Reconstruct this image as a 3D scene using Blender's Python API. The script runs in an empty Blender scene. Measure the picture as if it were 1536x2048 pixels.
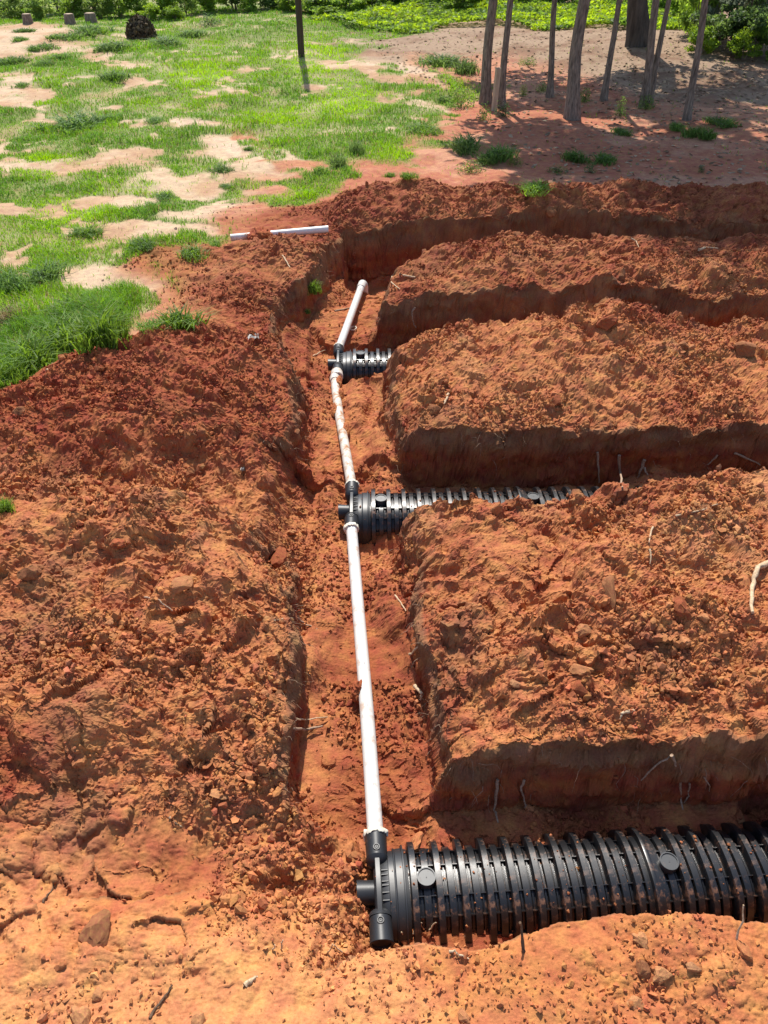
import bpy, bmesh, math, random
import numpy as np
from mathutils import Vector, Matrix, Euler
random.seed(11)
RNG = np.random.default_rng(7)
R = math.radians
scene = bpy.context.scene
COL = scene.collection

# ------------------------------------------------------------------ camera, sky, sun, exposure
CAM_H, PITCH, FOC = 4.4, R(39.0), 1538.0            # metres, radians down, focal length in photo pixels (1536 x 2048)
cam_data = bpy.data.cameras.new('camera')
cam_data.sensor_fit = 'VERTICAL'; cam_data.sensor_height = 36.0
cam_data.lens = FOC / 2048 * 36.0
cam_data.clip_start = 0.05; cam_data.clip_end = 1500
cam = bpy.data.objects.new('camera', cam_data); COL.objects.link(cam)
cam.location = (0, 0, CAM_H); cam.rotation_euler = (R(90) - PITCH, 0, 0)
scene.camera = cam

SUN_EL, SUN_AZ = R(54), R(-6.5)                         # azimuth from +Y, clockwise seen from above; negative = to the left
world = bpy.data.worlds.new('World'); scene.world = world; world.use_nodes = True
wn = world.node_tree.nodes; wl = world.node_tree.links
sky = wn.new('ShaderNodeTexSky'); sky.sky_type = 'NISHITA'; sky.sun_disc = False
sky.sun_elevation = SUN_EL; sky.sun_rotation = SUN_AZ
sky.air_density = 1.0; sky.dust_density = 1.0
bg = wn['Background']; bg.inputs['Strength'].default_value = 0.14
wl.new(sky.outputs['Color'], bg.inputs['Color'])
sd = bpy.data.lights.new('sun', 'SUN'); sd.energy = 4.8; sd.angle = R(0.53); sd.color = (1.0, 0.95, 0.87)
sun = bpy.data.objects.new('sun', sd); COL.objects.link(sun)
sdir = Vector((math.sin(SUN_AZ) * math.cos(SUN_EL), math.cos(SUN_AZ) * math.cos(SUN_EL), math.sin(SUN_EL)))
sun.rotation_euler = sdir.to_track_quat('Z', 'Y').to_euler()
scene.view_settings.view_transform = 'Standard'; scene.view_settings.look = 'None'
scene.view_settings.exposure = 0.45; scene.view_settings.gamma = 1.0
scene.view_settings.use_curve_mapping = False
scene.render.engine = 'CYCLES'
scene.cycles.use_denoising = True
scene.cycles.max_bounces = 6; scene.cycles.diffuse_bounces = 4; scene.cycles.transmission_bounces = 4
scene.cycles.transparent_max_bounces = 4

# ------------------------------------------------------------------ helpers
CP, SP = math.cos(PITCH), math.sin(PITCH)
def up(px, py, z=0.0):
    """where the sight line through a photo pixel meets the level z"""
    u = (px - 768) / FOC; v = (py - 1024) / FOC
    t = (z - CAM_H) / (-SP - v * CP)
    return u * t, (CP - v * SP) * t
def depth_of(px, py, z=0.0):
    return (z - CAM_H) / (-SP - (py - 1024) / FOC * CP)
def to_px(x, y, z=0.0):
    dz = z - CAM_H
    t = y * CP - dz * SP
    v = (-dz * CP - y * SP)
    t = np.maximum(t, 0.05)
    return 768 + FOC * x / t, 1024 + FOC * v / t

def tag(o, label=None, cat=None, group=None, kind=None):
    if label: o['label'] = label
    if cat: o['category'] = cat
    if group: o['group'] = group
    if kind: o['kind'] = kind
    return o
def empty(name, loc=(0, 0, 0), rot=(0, 0, 0)):
    o = bpy.data.objects.new(name, None); COL.objects.link(o)
    o.location = loc; o.rotation_euler = rot; o.empty_display_size = 0.1
    return o
def link(name, me, mat=None, parent=None, loc=(0, 0, 0), rot=(0, 0, 0), scale=(1, 1, 1)):
    o = bpy.data.objects.new(name, me); COL.objects.link(o)
    if mat is not None and len(me.materials) == 0: me.materials.append(mat)
    o.parent = parent; o.location = loc; o.rotation_euler = rot; o.scale = scale
    return o
def mesh_np(name, V, F, smooth=False, color=None, colname='albedo'):
    """mesh from numpy arrays; F is (n,3) or (n,4); color per vertex (n,3)"""
    me = bpy.data.meshes.new(name)
    V = np.ascontiguousarray(V, dtype=np.float32); F = np.ascontiguousarray(F, dtype=np.int32)
    k = F.shape[1]; n = F.shape[0]
    me.vertices.add(len(V)); me.vertices.foreach_set('co', V.ravel())
    me.loops.add(n * k); me.loops.foreach_set('vertex_index', F.ravel())
    me.polygons.add(n)
    me.polygons.foreach_set('loop_start', np.arange(0, n * k, k, dtype=np.int32))
    me.polygons.foreach_set('loop_total', np.full(n, k, dtype=np.int32))
    me.polygons.foreach_set('use_smooth', np.full(n, smooth, dtype=bool))
    me.update(calc_edges=True)
    if color is not None:
        a = me.attributes.new(colname, 'FLOAT_COLOR', 'POINT')
        c = np.ones((len(V), 4), dtype=np.float32); c[:, :3] = color
        a.data.foreach_set('color', c.ravel())
    return me
def mesh_bm(name, bm, smooth=False):
    me = bpy.data.meshes.new(name); bm.normal_update(); bm.to_mesh(me); bm.free()
    if smooth:
        for p in me.polygons: p.use_smooth = True
    return me

# ---- noise (vectorised)
def _h(ix, iy, iz, s):
    h = (ix.astype(np.int64) * 374761393 + iy.astype(np.int64) * 668265263 + iz.astype(np.int64) * 2147483647 + s * 1274126177) & 0xFFFFFFFF
    h = ((h ^ (h >> 13)) * 1274126177) & 0xFFFFFFFF
    h = ((h ^ (h >> 16)) * 2246822519) & 0xFFFFFFFF
    return ((h ^ (h >> 15)) & 0xFFFFFF).astype(np.float32) / np.float32(0xFFFFFF)
def vn2(x, y, s=0):
    ix = np.floor(x); iy = np.floor(y); fx = (x - ix).astype(np.float32); fy = (y - iy).astype(np.float32)
    ix = ix.astype(np.int64); iy = iy.astype(np.int64); z = np.zeros(1, np.int64)
    fx = fx * fx * fx * (fx * (fx * 6 - 15) + 10); fy = fy * fy * fy * (fy * (fy * 6 - 15) + 10)
    a = _h(ix, iy, z, s); b = _h(ix + 1, iy, z, s); c = _h(ix, iy + 1, z, s); d = _h(ix + 1, iy + 1, z, s)
    return ((a + (b - a) * fx) * (1 - fy) + (c + (d - c) * fx) * fy) * 2 - 1
def vn3(x, y, zz, s=0):
    ix = np.floor(x); iy = np.floor(y); iz = np.floor(zz)
    fx = (x - ix).astype(np.float32); fy = (y - iy).astype(np.float32); fz = (zz - iz).astype(np.float32)
    ix = ix.astype(np.int64); iy = iy.astype(np.int64); iz = iz.astype(np.int64)
    fx = fx * fx * (3 - 2 * fx); fy = fy * fy * (3 - 2 * fy); fz = fz * fz * (3 - 2 * fz)
    r = []
    for k in (0, 1):
        a = _h(ix, iy, iz + k, s); b = _h(ix + 1, iy, iz + k, s); c = _h(ix, iy + 1, iz + k, s); d = _h(ix + 1, iy + 1, iz + k, s)
        r.append((a + (b - a) * fx) * (1 - fy) + (c + (d - c) * fx) * fy)
    return (r[0] * (1 - fz) + r[1] * fz) * 2 - 1
def fbm2(x, y, s=0, octaves=3, gain=0.5):
    o = 0; a = 1.0; f = 1.0
    for k in range(octaves):
        o = o + a * vn2(x * f + 17.3 * k, y * f - 9.1 * k, s + k); a *= gain; f *= 2.03
    return o
def domes(x, y, cell, s, prob=0.6):
    """rounded lumps of random size standing on a flat: 0..~0.45 * cell"""
    gx = x / cell; gy = y / cell
    ix = np.floor(gx).astype(np.int64); iy = np.floor(gy).astype(np.int64); z = np.zeros(1, np.int64)
    out = np.zeros(x.shape, np.float32)
    for i in (-1, 0, 1):
        for j in (-1, 0, 1):
            cx = ix + i; cy = iy + j
            p = _h(cx, cy, z, s + 3)
            r = np.where(p < prob, 0.22 + 0.4 * _h(cx, cy, z, s + 2) ** 2, 0)
            an = 0.65 + 0.7 * _h(cx, cy, z, s + 4)
            dx = gx - (cx + _h(cx, cy, z, s)); dy = gy - (cy + _h(cx, cy, z, s + 1))
            d2 = (dx * an) ** 2 + (dy / an) ** 2
            tl = 0.5 * r * (1 + 0.8 * (dx * (an - 1) + dy * (1 - an)) / 0.3)
            out = np.maximum(out, np.minimum(np.sqrt(np.maximum(r * r - d2, 0)), np.maximum(tl + 0.7 * dx * (p - .3), 0.1 * r)) * (d2 < r * r))
    return out * cell
def facets(x, y, cell, s, tilt=0.5):
    """broken blocks: every cell of a random mosaic is a tilted flat face at its own height (in units of the cell)"""
    gx = x / cell; gy = y / cell
    ix = np.floor(gx).astype(np.int64); iy = np.floor(gy).astype(np.int64); z = np.zeros(1, np.int64)
    bd = np.full(x.shape, 9, np.float32); out = np.zeros(x.shape, np.float32)
    for i in (-1, 0, 1):
        for j in (-1, 0, 1):
            cx = ix + i; cy = iy + j
            dx = (gx - (cx + _h(cx, cy, z, s))).astype(np.float32); dy = (gy - (cy + _h(cx, cy, z, s + 1))).astype(np.float32)
            d2 = dx * dx + dy * dy; m = d2 < bd
            v = (_h(cx, cy, z, s + 2) ** 1.5 * .55 + tilt * ((_h(cx, cy, z, s + 3) - .5) * 2 * dx + (_h(cx, cy, z, s + 4) - .5) * 2 * dy))
            bd = np.where(m, d2, bd); out = np.where(m, v, out)
    return (out * (1 - .25 * bd)) * cell
def sst(a, b, x):
    t = np.clip((x - a) / (b - a), 0, 1); return t * t * (3 - 2 * t)

# ------------------------------------------------------------------ materials
def nodes_of(name):
    m = bpy.data.materials.new(name); m.use_nodes = True
    nt = m.node_tree; return m, nt.nodes, nt.links, nt.nodes['Principled BSDF']
def mat_soil(name, noise_scale=60.0, bump=0.5, mottling=0.35, bdist=0.01):
    m, n, l, b = nodes_of(name)
    at = n.new('ShaderNodeAttribute'); at.attribute_name = 'albedo'
    tc = n.new('ShaderNodeTexCoord')
    n1 = n.new('ShaderNodeTexNoise'); n1.inputs['Scale'].default_value = noise_scale; n1.inputs['Detail'].default_value = 6; n1.inputs['Roughness'].default_value = 0.7
    n2 = n.new('ShaderNodeTexNoise'); n2.inputs['Scale'].default_value = noise_scale * 0.16; n2.inputs['Detail'].default_value = 4
    l.new(tc.outputs['Object'], n1.inputs['Vector']); l.new(tc.outputs['Object'], n2.inputs['Vector'])
    mr = n.new('ShaderNodeMapRange'); mr.inputs[1].default_value = 0.25; mr.inputs[2].default_value = 0.75
    mr.inputs[3].default_value = 1 - mottling; mr.inputs[4].default_value = 1 + mottling
    l.new(n1.outputs['Fac'], mr.inputs[0])
    mx = n.new('ShaderNodeMix'); mx.data_type = 'RGBA'; mx.blend_type = 'MULTIPLY'; mx.inputs[0].default_value = 1
    l.new(at.outputs['Color'], mx.inputs[6]); l.new(mr.outputs[0], mx.inputs[7])
    hs = n.new('ShaderNodeHueSaturation')
    mr2 = n.new('ShaderNodeMapRange'); mr2.inputs[1].default_value = 0.3; mr2.inputs[2].default_value = 0.7
    mr2.inputs[3].default_value = 0.487; mr2.inputs[4].default_value = 0.513
    l.new(n2.outputs['Fac'], mr2.inputs[0]); l.new(mr2.outputs[0], hs.inputs['Hue'])
    mr3 = n.new('ShaderNodeMapRange'); mr3.inputs[1].default_value = 0.3; mr3.inputs[2].default_value = 0.7
    mr3.inputs[3].default_value = 0.88; mr3.inputs[4].default_value = 1.1
    l.new(n2.outputs['Fac'], mr3.inputs[0]); l.new(mr3.outputs[0], hs.inputs['Value'])
    l.new(mx.outputs[2], hs.inputs['Color']); l.new(hs.outputs['Color'], b.inputs['Base Color'])
    b.inputs['Roughness'].default_value = 0.95; b.inputs['Specular IOR Level'].default_value = 0.15
    bp = n.new('ShaderNodeBump'); bp.inputs['Strength'].default_value = bump; bp.inputs['Distance'].default_value = bdist
    l.new(n1.outputs['Fac'], bp.inputs['Height']); l.new(bp.outputs['Normal'], b.inputs['Normal'])
    return m
def mat_leaf(name, translucent=0.45, gloss=0.25):
    m, n, l, b = nodes_of(name)
    at = n.new('ShaderNodeAttribute'); at.attribute_name = 'albedo'
    oi = n.new('ShaderNodeObjectInfo')
    hs = n.new('ShaderNodeHueSaturation')
    mr = n.new('ShaderNodeMapRange'); mr.inputs[3].default_value = 0.82; mr.inputs[4].default_value = 1.18
    l.new(oi.outputs['Random'], mr.inputs[0]); l.new(mr.outputs[0], hs.inputs['Value']); l.new(at.outputs['Color'], hs.inputs['Color'])
    b.inputs['Roughness'].default_value = 0.55; b.inputs['Specular IOR Level'].default_value = gloss
    l.new(hs.outputs['Color'], b.inputs['Base Color'])
    tr = n.new('ShaderNodeBsdfTranslucent')
    br = n.new('ShaderNodeHueSaturation'); br.inputs['Value'].default_value = 1.5; br.inputs['Saturation'].default_value = 1.1; br.inputs['Hue'].default_value = 0.485
    l.new(hs.outputs['Color'], br.inputs['Color']); l.new(br.outputs['Color'], tr.inputs['Color'])
    mx = n.new('ShaderNodeMixShader'); mx.inputs[0].default_value = translucent
    l.new(b.outputs[0], mx.inputs[1]); l.new(tr.outputs[0], mx.inputs[2])
    l.new(mx.outputs[0], n['Material Output'].inputs['Surface'])
    return m
def mat_wood(name, c0, c1, scale=(18, 18, 2.2), bump=0.8, dist=0.03, rough=0.9):
    m, n, l, b = nodes_of(name)
    tc = n.new('ShaderNodeTexCoord'); mp = n.new('ShaderNodeMapping'); mp.inputs['Scale'].default_value = scale
    nz = n.new('ShaderNodeTexNoise'); nz.inputs['Scale'].default_value = 1.0; nz.inputs['Detail'].default_value = 6; nz.inputs['Roughness'].default_value = 0.65
    l.new(tc.outputs['Object'], mp.inputs[0]); l.new(mp.outputs[0], nz.inputs['Vector'])
    cr = n.new('ShaderNodeValToRGB'); cr.color_ramp.elements[0].position = 0.3; cr.color_ramp.elements[1].position = 0.7
    cr.color_ramp.elements[0].color = (*c0, 1); cr.color_ramp.elements[1].color = (*c1, 1)
    l.new(nz.outputs['Fac'], cr.inputs[0]); l.new(cr.outputs[0], b.inputs['Base Color'])
    b.inputs['Roughness'].default_value = rough; b.inputs['Specular IOR Level'].default_value = 0.2
    bp = n.new('ShaderNodeBump'); bp.inputs['Strength'].default_value = bump; bp.inputs['Distance'].default_value = dist
    l.new(nz.outputs['Fac'], bp.inputs['Height']); l.new(bp.outputs[0], b.inputs['Normal'])
    return m
def mat_plastic(name, col, rough, dirt_col, dirt_lo, dirt_hi, dscale=9.0, spec=0.5, stretch=(1, 1, 1), bump=0.0):
    m, n, l, b = nodes_of(name)
    tc = n.new('ShaderNodeTexCoord'); mp = n.new('ShaderNodeMapping'); mp.inputs['Scale'].default_value = stretch
    l.new(tc.outputs['Object'], mp.inputs[0])
    nz = n.new('ShaderNodeTexNoise'); nz.inputs['Scale'].default_value = dscale; nz.inputs['Detail'].default_value = 8; nz.inputs['Roughness'].default_value = 0.72
    l.new(mp.outputs[0], nz.inputs['Vector'])
    mr = n.new('ShaderNodeMapRange'); mr.inputs[1].default_value = dirt_lo; mr.inputs[2].default_value = dirt_hi
    l.new(nz.outputs['Fac'], mr.inputs[0])
    mx = n.new('ShaderNodeMix'); mx.data_type = 'RGBA'; mx.inputs[6].default_value = (*col, 1); mx.inputs[7].default_value = (*dirt_col, 1)
    l.new(mr.outputs[0], mx.inputs[0]); l.new(mx.outputs[2], b.inputs['Base Color'])
    rr = n.new('ShaderNodeMapRange'); rr.inputs[3].default_value = rough; rr.inputs[4].default_value = 0.9
    l.new(mr.outputs[0], rr.inputs[0]); l.new(rr.outputs[0], b.inputs['Roughness'])
    b.inputs['Specular IOR Level'].default_value = spec
    if bump:
        bp = n.new('ShaderNodeBump'); bp.inputs['Strength'].default_value = bump; bp.inputs['Distance'].default_value = 0.004
        l.new(nz.outputs['Fac'], bp.inputs['Height']); l.new(bp.outputs[0], b.inputs['Normal'])
    return m
M_SOIL = mat_soil('soil', 55, 0.55, 0.30, 0.012)
M_CLOD = mat_soil('clod_soil', 40, 0.5, 0.25, 0.01)
M_GRASS = mat_leaf('grass_blade', 0.5, 0.25)
M_LEAF = mat_leaf('leaf', 0.56, 0.3)
M_BARK = mat_wood('bark', (0.07, 0.052, 0.042), (0.40, 0.31, 0.245), (26, 26, 4.5), 1.0, 0.06)
M_BARK_DARK = mat_wood('dark_bark', (0.035, 0.028, 0.024), (0.13, 0.105, 0.088), (9, 9, 1.2), 1.0, 0.05)
M_POLE = mat_wood('creosoted_wood', (0.05, 0.037, 0.026), (0.10, 0.075, 0.052), (30, 30, 1.0), 0.5, 0.01)
M_ROOT = mat_wood('root_bark', (0.20, 0.12, 0.075), (0.50, 0.36, 0.25), (60, 60, 60), 0.5, 0.004)
M_STICK = mat_wood('dry_stick', (0.34, 0.22, 0.12), (0.66, 0.50, 0.33), (50, 50, 50), 0.5, 0.004)
M_DARKSTICK = mat_wood('dark_stick', (0.05, 0.03, 0.02), (0.16, 0.10, 0.06), (60, 60, 60), 0.5, 0.004)
M_STAKE = mat_wood('weathered_stake_wood', (0.32, 0.23, 0.15), (0.55, 0.43, 0.31), (40, 40, 3), 0.4, 0.006)
M_BLACK = mat_plastic('black_polyethylene', (0.010, 0.0105, 0.012), 0.32, (0.24, 0.105, 0.05), 0.53, 0.80, 14.0, 0.55, bump=0.12)
M_BLACK_CAP = mat_plastic('dark_grey_polyethylene', (0.020, 0.021, 0.023), 0.42, (0.22, 0.10, 0.05), 0.62, 0.82, 16.0, 0.5, bump=0.1)
M_DISC = mat_plastic('grey_polyethylene_disc', (0.045, 0.048, 0.05), 0.4, (0.25, 0.12, 0.06), 0.58, 0.8, 18.0, 0.5)
M_PVC = mat_plastic('white_pvc', (0.66, 0.65, 0.61), 0.35, (0.42, 0.21, 0.10), 0.53, 0.72, 5.5, 0.45, (1.2, 1.2, 0.8))
M_PVC_DIRTY = mat_plastic('muddy_pvc', (0.62, 0.59, 0.52), 0.45, (0.38, 0.19, 0.09), 0.46, 0.62, 6.0, 0.4, (1.6, 1.6, 0.7))
M_SEAL = mat_plastic('cream_sealant', (0.70, 0.66, 0.54), 0.7, (0.45, 0.26, 0.13), 0.5, 0.75, 20.0, 0.3, bump=0.6)
M_INK = mat_plastic('grey_print', (0.30, 0.30, 0.31), 0.5, (0.3, 0.3, 0.3), 0.5, 0.8, 60.0, 0.3)
M_PAPER = mat_plastic('white_scrap', (0.5, 0.48, 0.46), 0.6, (0.45, 0.3, 0.2), 0.55, 0.8, 20.0, 0.3)

# ------------------------------------------------------------------ the ground: heaped banks and dug trenches as one height field
# height control points seen in the photo: (pixel x, pixel y, height) per bank
CTRL = {
 'bank_a': [(860,1480,.04),(1000,1435,.15),(1200,1425,.19),(1400,1440,.19),(1536,1430,.21),(1720,1440,.1),(1900,1440,.1),
   (830,1350,-.02),(815,1250,-.02),(800,1150,-.04),(800,1075,-.06),(950,1350,.12),(1100,1350,.16),(1300,1330,.18),(1500,1300,.24),(1700,1300,.25),(1900,1300,.25),
   (900,1200,.14),(1050,1200,.2),(1250,1200,.27),(1450,1180,.34),(1620,1200,.34),(1850,1200,.34),(870,1040,.10),(950,1000,.24),(1050,1012,.16),(1150,1024,.10),(1220,1020,.12),(1310,990,.42),(1450,975,.46),(1620,965,.46),(1850,965,.46),(1000,1100,.26),(1300,1100,.34),(1500,1080,.4)],
 'bank_b': [(800,870,.0),(900,850,.08),(1100,840,.12),(1300,840,.12),(1500,865,.08),(1700,870,.06),(1950,870,.06),(800,760,.05),(900,720,.26),(1100,715,.30),(1300,715,.28),(1500,720,.25),(1750,720,.25),
   (770,715,.02),(820,690,.22),(870,655,.36),(1000,650,.40),(1100,650,.38),(1180,632,.5),(1240,622,.58),(1300,645,.45),(1400,658,.40),(1500,655,.42),(1700,650,.4),(1950,650,.4),(1000,790,.14),(1250,790,.16),(1450,790,.12)],
 'bank_c': [(760,620,-.1),(800,580,.02),(830,540,.2),(900,512,.4),(1000,505,.42),(1100,512,.4),(1200,515,.35),(1280,510,.38),(1400,508,.34),(1536,492,.42),(1700,490,.4),(2000,490,.4),
   (770,645,-.08),(850,592,.14),(950,572,.19),(1100,572,.19),(1300,567,.17),(1500,562,.17),(1750,570,.1),(2000,570,.1)],
 'bank_d': [(715,482,.06),(850,460,.16),(1000,445,.2),(1200,440,.2),(1400,440,.2),(1600,450,.12),(1900,450,.1),(700,410,.33),(770,372,.5),(830,388,.43),(900,398,.38),(1000,392,.44),(1060,390,.38),(1130,378,.5),(1200,400,.34),(1300,388,.42),(1400,390,.42),(1536,372,.5),(1750,372,.5),(2050,372,.4),
   (640,432,.17),(605,443,.03)],
 'bank_l3': [(690,505,.04),(640,500,.25),(560,482,.3),(500,500,.24),(440,520,.1),(600,560,.2),(560,600,.1),(480,560,.2),(530,640,-.05),(420,600,.04),(600,620,-.05)],
 'bank_l2': [(600,770,.0),(610,880,-.05),(580,800,.15),(530,710,.3),(450,695,.4),(350,688,.45),(250,700,.40),(150,740,.32),(70,790,.2),(0,830,.12),(-120,880,.1),(450,800,.3),(300,800,.38),(150,850,.3),(0,920,.2),(500,900,.08),(300,930,.08),(130,950,.04),(0,970,.0),(-150,970,.0),(590,960,-.15),(470,975,-.15),(330,985,-.12),(180,995,-.12),(40,1005,-.12)],
 'bank_l1': [(0,1040,.40),(150,1028,.45),(300,1022,.45),(420,1022,.36),(500,1040,.08),(560,1090,-.05),(590,1200,0),(590,1350,.05),(585,1480,.03),(500,1150,.15),(400,1150,.27),(250,1150,.3),(100,1150,.3),(-60,1180,.3),(-200,1180,.28),(480,1300,.16),(350,1350,.2),(200,1350,.25),(50,1400,.2),(-150,1400,.2),(540,1540,.02),(350,1550,.06),(150,1550,.06),(-100,1580,.02)],
 'slope': [(-150,1800,-.02),(0,1750,-.05),(150,1740,-.1),(300,1720,-.14),(450,1700,-.10),(560,1690,-.18),(0,1900,-.02),(200,1870,-.1),(350,1840,-.04),(480,1840,-.06),(620,1850,-.16),(590,1760,-.20),(680,1750,-.40),(690,1850,-.38),(540,1880,-.03),(640,1885,-.08)],
 'fore': [(-100,2040,.02),(150,1990,-.02),(320,1935,-.03),(500,1935,0),(740,1930,0),(860,1915,0),(960,1885,.04),(1200,1870,.07),(1370,1850,.15),(1500,1860,.12),(1700,1850,.12),(100,2100,.02),(500,2100,.02),(900,2100,.03),(1300,2050,.06),(1560,2050,.08),(1750,2050,.08)],
}
ROUGH = {'slope': 0.66, 'fore': 0.30}
ZERO = [(590,455),(540,470),(470,495),(400,540),(350,590),(340,640),(240,668),(120,700),(40,745),(-40,800),(-200,850),(640,395),(560,425),(690,365),(300,620),(180,660)]
cp = []; names = list(CTRL)
for k, key in enumerate(names):
    for px, py, z in CTRL[key]:
        x, y = up(px, py, z); cp.append((x, y, z, ROUGH.get(key, 1.0), k, 0.042 * depth_of(px, py, z)))
for px, py in ZERO:
    x, y = up(px, py, 0); cp.append((x, y, 0, 0, -1, 0.035 * depth_of(px, py)))
for x in np.arange(-4.5, -1.0, .45):
    cp.append((x, 5.75 - .03 * x, -.30, .8, names.index('bank_l2'), .24))
for x in np.arange(-2.0, 16, 0.7):
    cp.append((x, 15.0, 0.0, 0.0, -1, 0.45))
MY  = np.array([1.5, 2.55, 2.9, 4.0, 5.05, 6.4, 7.5, 8.3, 9.0, 9.8, 10.6, 11.4, 12.0, 12.58])
MXL = np.array([-.10,-.18,-.56,-.64,-.74,-.78,-.86,-1.02,-1.3,-1.4,-1.1,-.78,-.64,-.6])
MXR = np.array([.42,.40,.36,.22,.10,.06,-.02,-.12,-.15,-.15,-.06,.22,.3,.3])
MFZ = np.array([-.62,-.62,-.58,-.495,-.52,-.60,-.50,-.46,-.56,-.52,-.48,-.50,-.62,-.8])
CROSS = [  # front edge y, back edge y (linear in x), left end x, softness of the left end, floor
 (lambda x: 1.80 + 0.075 * x, lambda x: 2.87 - 0.012 * x, 0.02, .42, -0.66, .05),
 (lambda x: 5.47 + 0.03 * x, lambda x: 6.64 + 0.02 * x, -0.80, 0.45, -0.66, .09),
 (lambda x: 8.78 + 0.0 * x, lambda x: 9.80 + 0.02 * x, -0.95, 0.30, -0.64, .08),
 (lambda x: 11.64 + 0.0 * x, lambda x: 12.58 + 0.02 * x, -0.60, 0.08, -0.85, .11)]

def shoulder(d, wall, k):
    """steep cut below, crumbled shoulder above"""
    return (1 - k) * sst(0, wall, d) + k * sst(0.3 * wall, 4.6 * wall, d)
def ground_fields(x, y):
    """height, distance outside the trenches, roughness, bank index"""
    x = x.astype(np.float32); y = y.astype(np.float32)
    num = np.zeros_like(x); den = np.full_like(x, 0.02); rg = np.zeros_like(x)
    best = np.full_like(x, 0.02); reg = np.full(x.shape, -1, np.int8)
    for (cx, cy, cz, cr, k, s) in cp:
        w = np.exp(-((x - cx) ** 2 + (y - cy) ** 2) / (2 * s * s))
        num += w * cz; den += w; rg += w * cr
        if k >= 0:
            m = w > best; best[m] = w[m]; reg[m] = k
        else:
            m = w > best; best[m] = w[m]; reg[m] = -1
    top = num / den; rough = rg / den
    work = (y < 17)
    # broad shape of the field beyond
    far = 0.10 * fbm2(x * 0.22, y * 0.22, 90, 3) * sst(14, 20, y) + 0.5 * np.exp(-(((x - 10.5) / 5.0) ** 2 + ((y - 31) / 4.5) ** 2))
    far = far + 0.035 * fbm2(x * 1.3, y * 1.3, 95, 3) * sst(9, 14, y)
    top = top + far * (1 - np.clip(rough, 0, 1))
    # lumpy heaps
    wx = x + 0.10 * vn2(x * 2.3, y * 2.3, 31) + 0.03 * vn2(x * 9, y * 9, 33); wy = y + 0.10 * vn2(x * 2.3, y * 2.3, 32) + 0.03 * vn2(x * 9, y * 9, 34)
    lump = 0.085 * fbm2(wx * 1.6, wy * 1.6, 1, 2) + 0.085 * np.abs(fbm2(wx * 3.1, wy * 3.1, 5, 2)) - 0.03
    ridg = 0.045 * np.abs(vn2(wx * 6, wy * 6, 8)) + 0.018 * vn2(wx * 14, wy * 14, 9)
    mk = sst(-0.15, 0.45, vn2(x * 1.1, y * 1.1, 21)); mk2 = sst(-0.3, 0.4, vn2(x * 1.9 + 5, y * 1.9, 22))
    mk3 = sst(-.2, .5, vn2(x * 1.5 + 3, y * 1.5, 23))
    clod = facets(wx, wy, .36, 40, .5) * .28 * mk * sst(.65, .95, rough) + domes(wx, wy, 0.13, 44, 0.35) * 0.5 * mk2 + facets(wx, wy, .19, 52) * .55 * mk3 + facets(wx, wy, .085, 57, .7) * .55 * (.35 + .65 * mk) + facets(wx, wy, .042, 62, .7) * .5 * (.3 + .7 * mk2)
    top = top + rough * (lump + ridg + clod)
    # trenches
    xl = np.interp(y, MY, MXL).astype(np.float32); xr = np.interp(y, MY, MXR).astype(np.float32); fz = np.interp(y, MY, MFZ).astype(np.float32)
    jx = 0.055 * vn2(x * 1.7, y * 1.7, 61) + 0.03 * vn2(x * 5, y * 5, 62) + 0.014 * vn2(x * 15, y * 15, 63)
    fl = 0.020 * fbm2(x * 4, y * 4, 70, 3) + 0.5 * domes(wx, wy, 0.12, 72, 0.35) * mk + 0.5 * facets(wx, wy, .06, 76, .7) * mk2
    hs = []; ds = []
    wall = 0.10
    softl = np.interp(y, [2.5, 2.8, 3.0, 4.4, 4.9, 6.0, 8.3, 9.2, 10, 12], [.5, .3, .12, .14, .38, .36, .34, .24, .16, .14]) * (1 + .5 * vn2(x * 1.3, y * 1.3, 65))
    softr = np.interp(y, [2.9, 4.4, 5.2, 6.4, 6.8, 8.0, 8.6, 10, 11, 11.6], [.12, .14, .34, .30, .14, .30, .34, .16, .26, .4]) * (1 + .4 * vn2(x * 1.3, y * 1.3, 66))
    dm = np.maximum(np.maximum((xl - x) * wall / softl, (x - xr) * wall / softr), np.maximum(2.2 - y, y - 12.5)) + jx * 0.8
    fill = 0.16 * sst(-0.22, 0.02, dm) * sst(-.3, .6, vn2(x * 2.2, y * 2.2, 68)) + 0.05 * sst(.1, .6, vn2(x * 3.1, y * 3.1, 69)) * sst(3.0, 3.4, y)
    xp = np.interp(y, [2.3, 5.8, 7.2, 8.7, 9.1, 11.4], [-.05, -.32, -.50, -.64, -.62, -.34]).astype(np.float32)
    pz = np.exp(-((x - xp) / .16) ** 2)
    fl = fl + fill * (1 - .85 * pz) - .02 * pz + .20 * np.exp(-((y - 8.6) / .2) ** 2) * sst(.09, .3, x - xp)
    lip = 0.06 * np.exp(-np.clip(dm, 0, 9) / 0.10)
    hs.append(fz + fl + np.maximum(top - lip * rough - fz - fl, -0.3) * shoulder(dm, wall, 0.12 * rough)); ds.append(dm)
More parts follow.
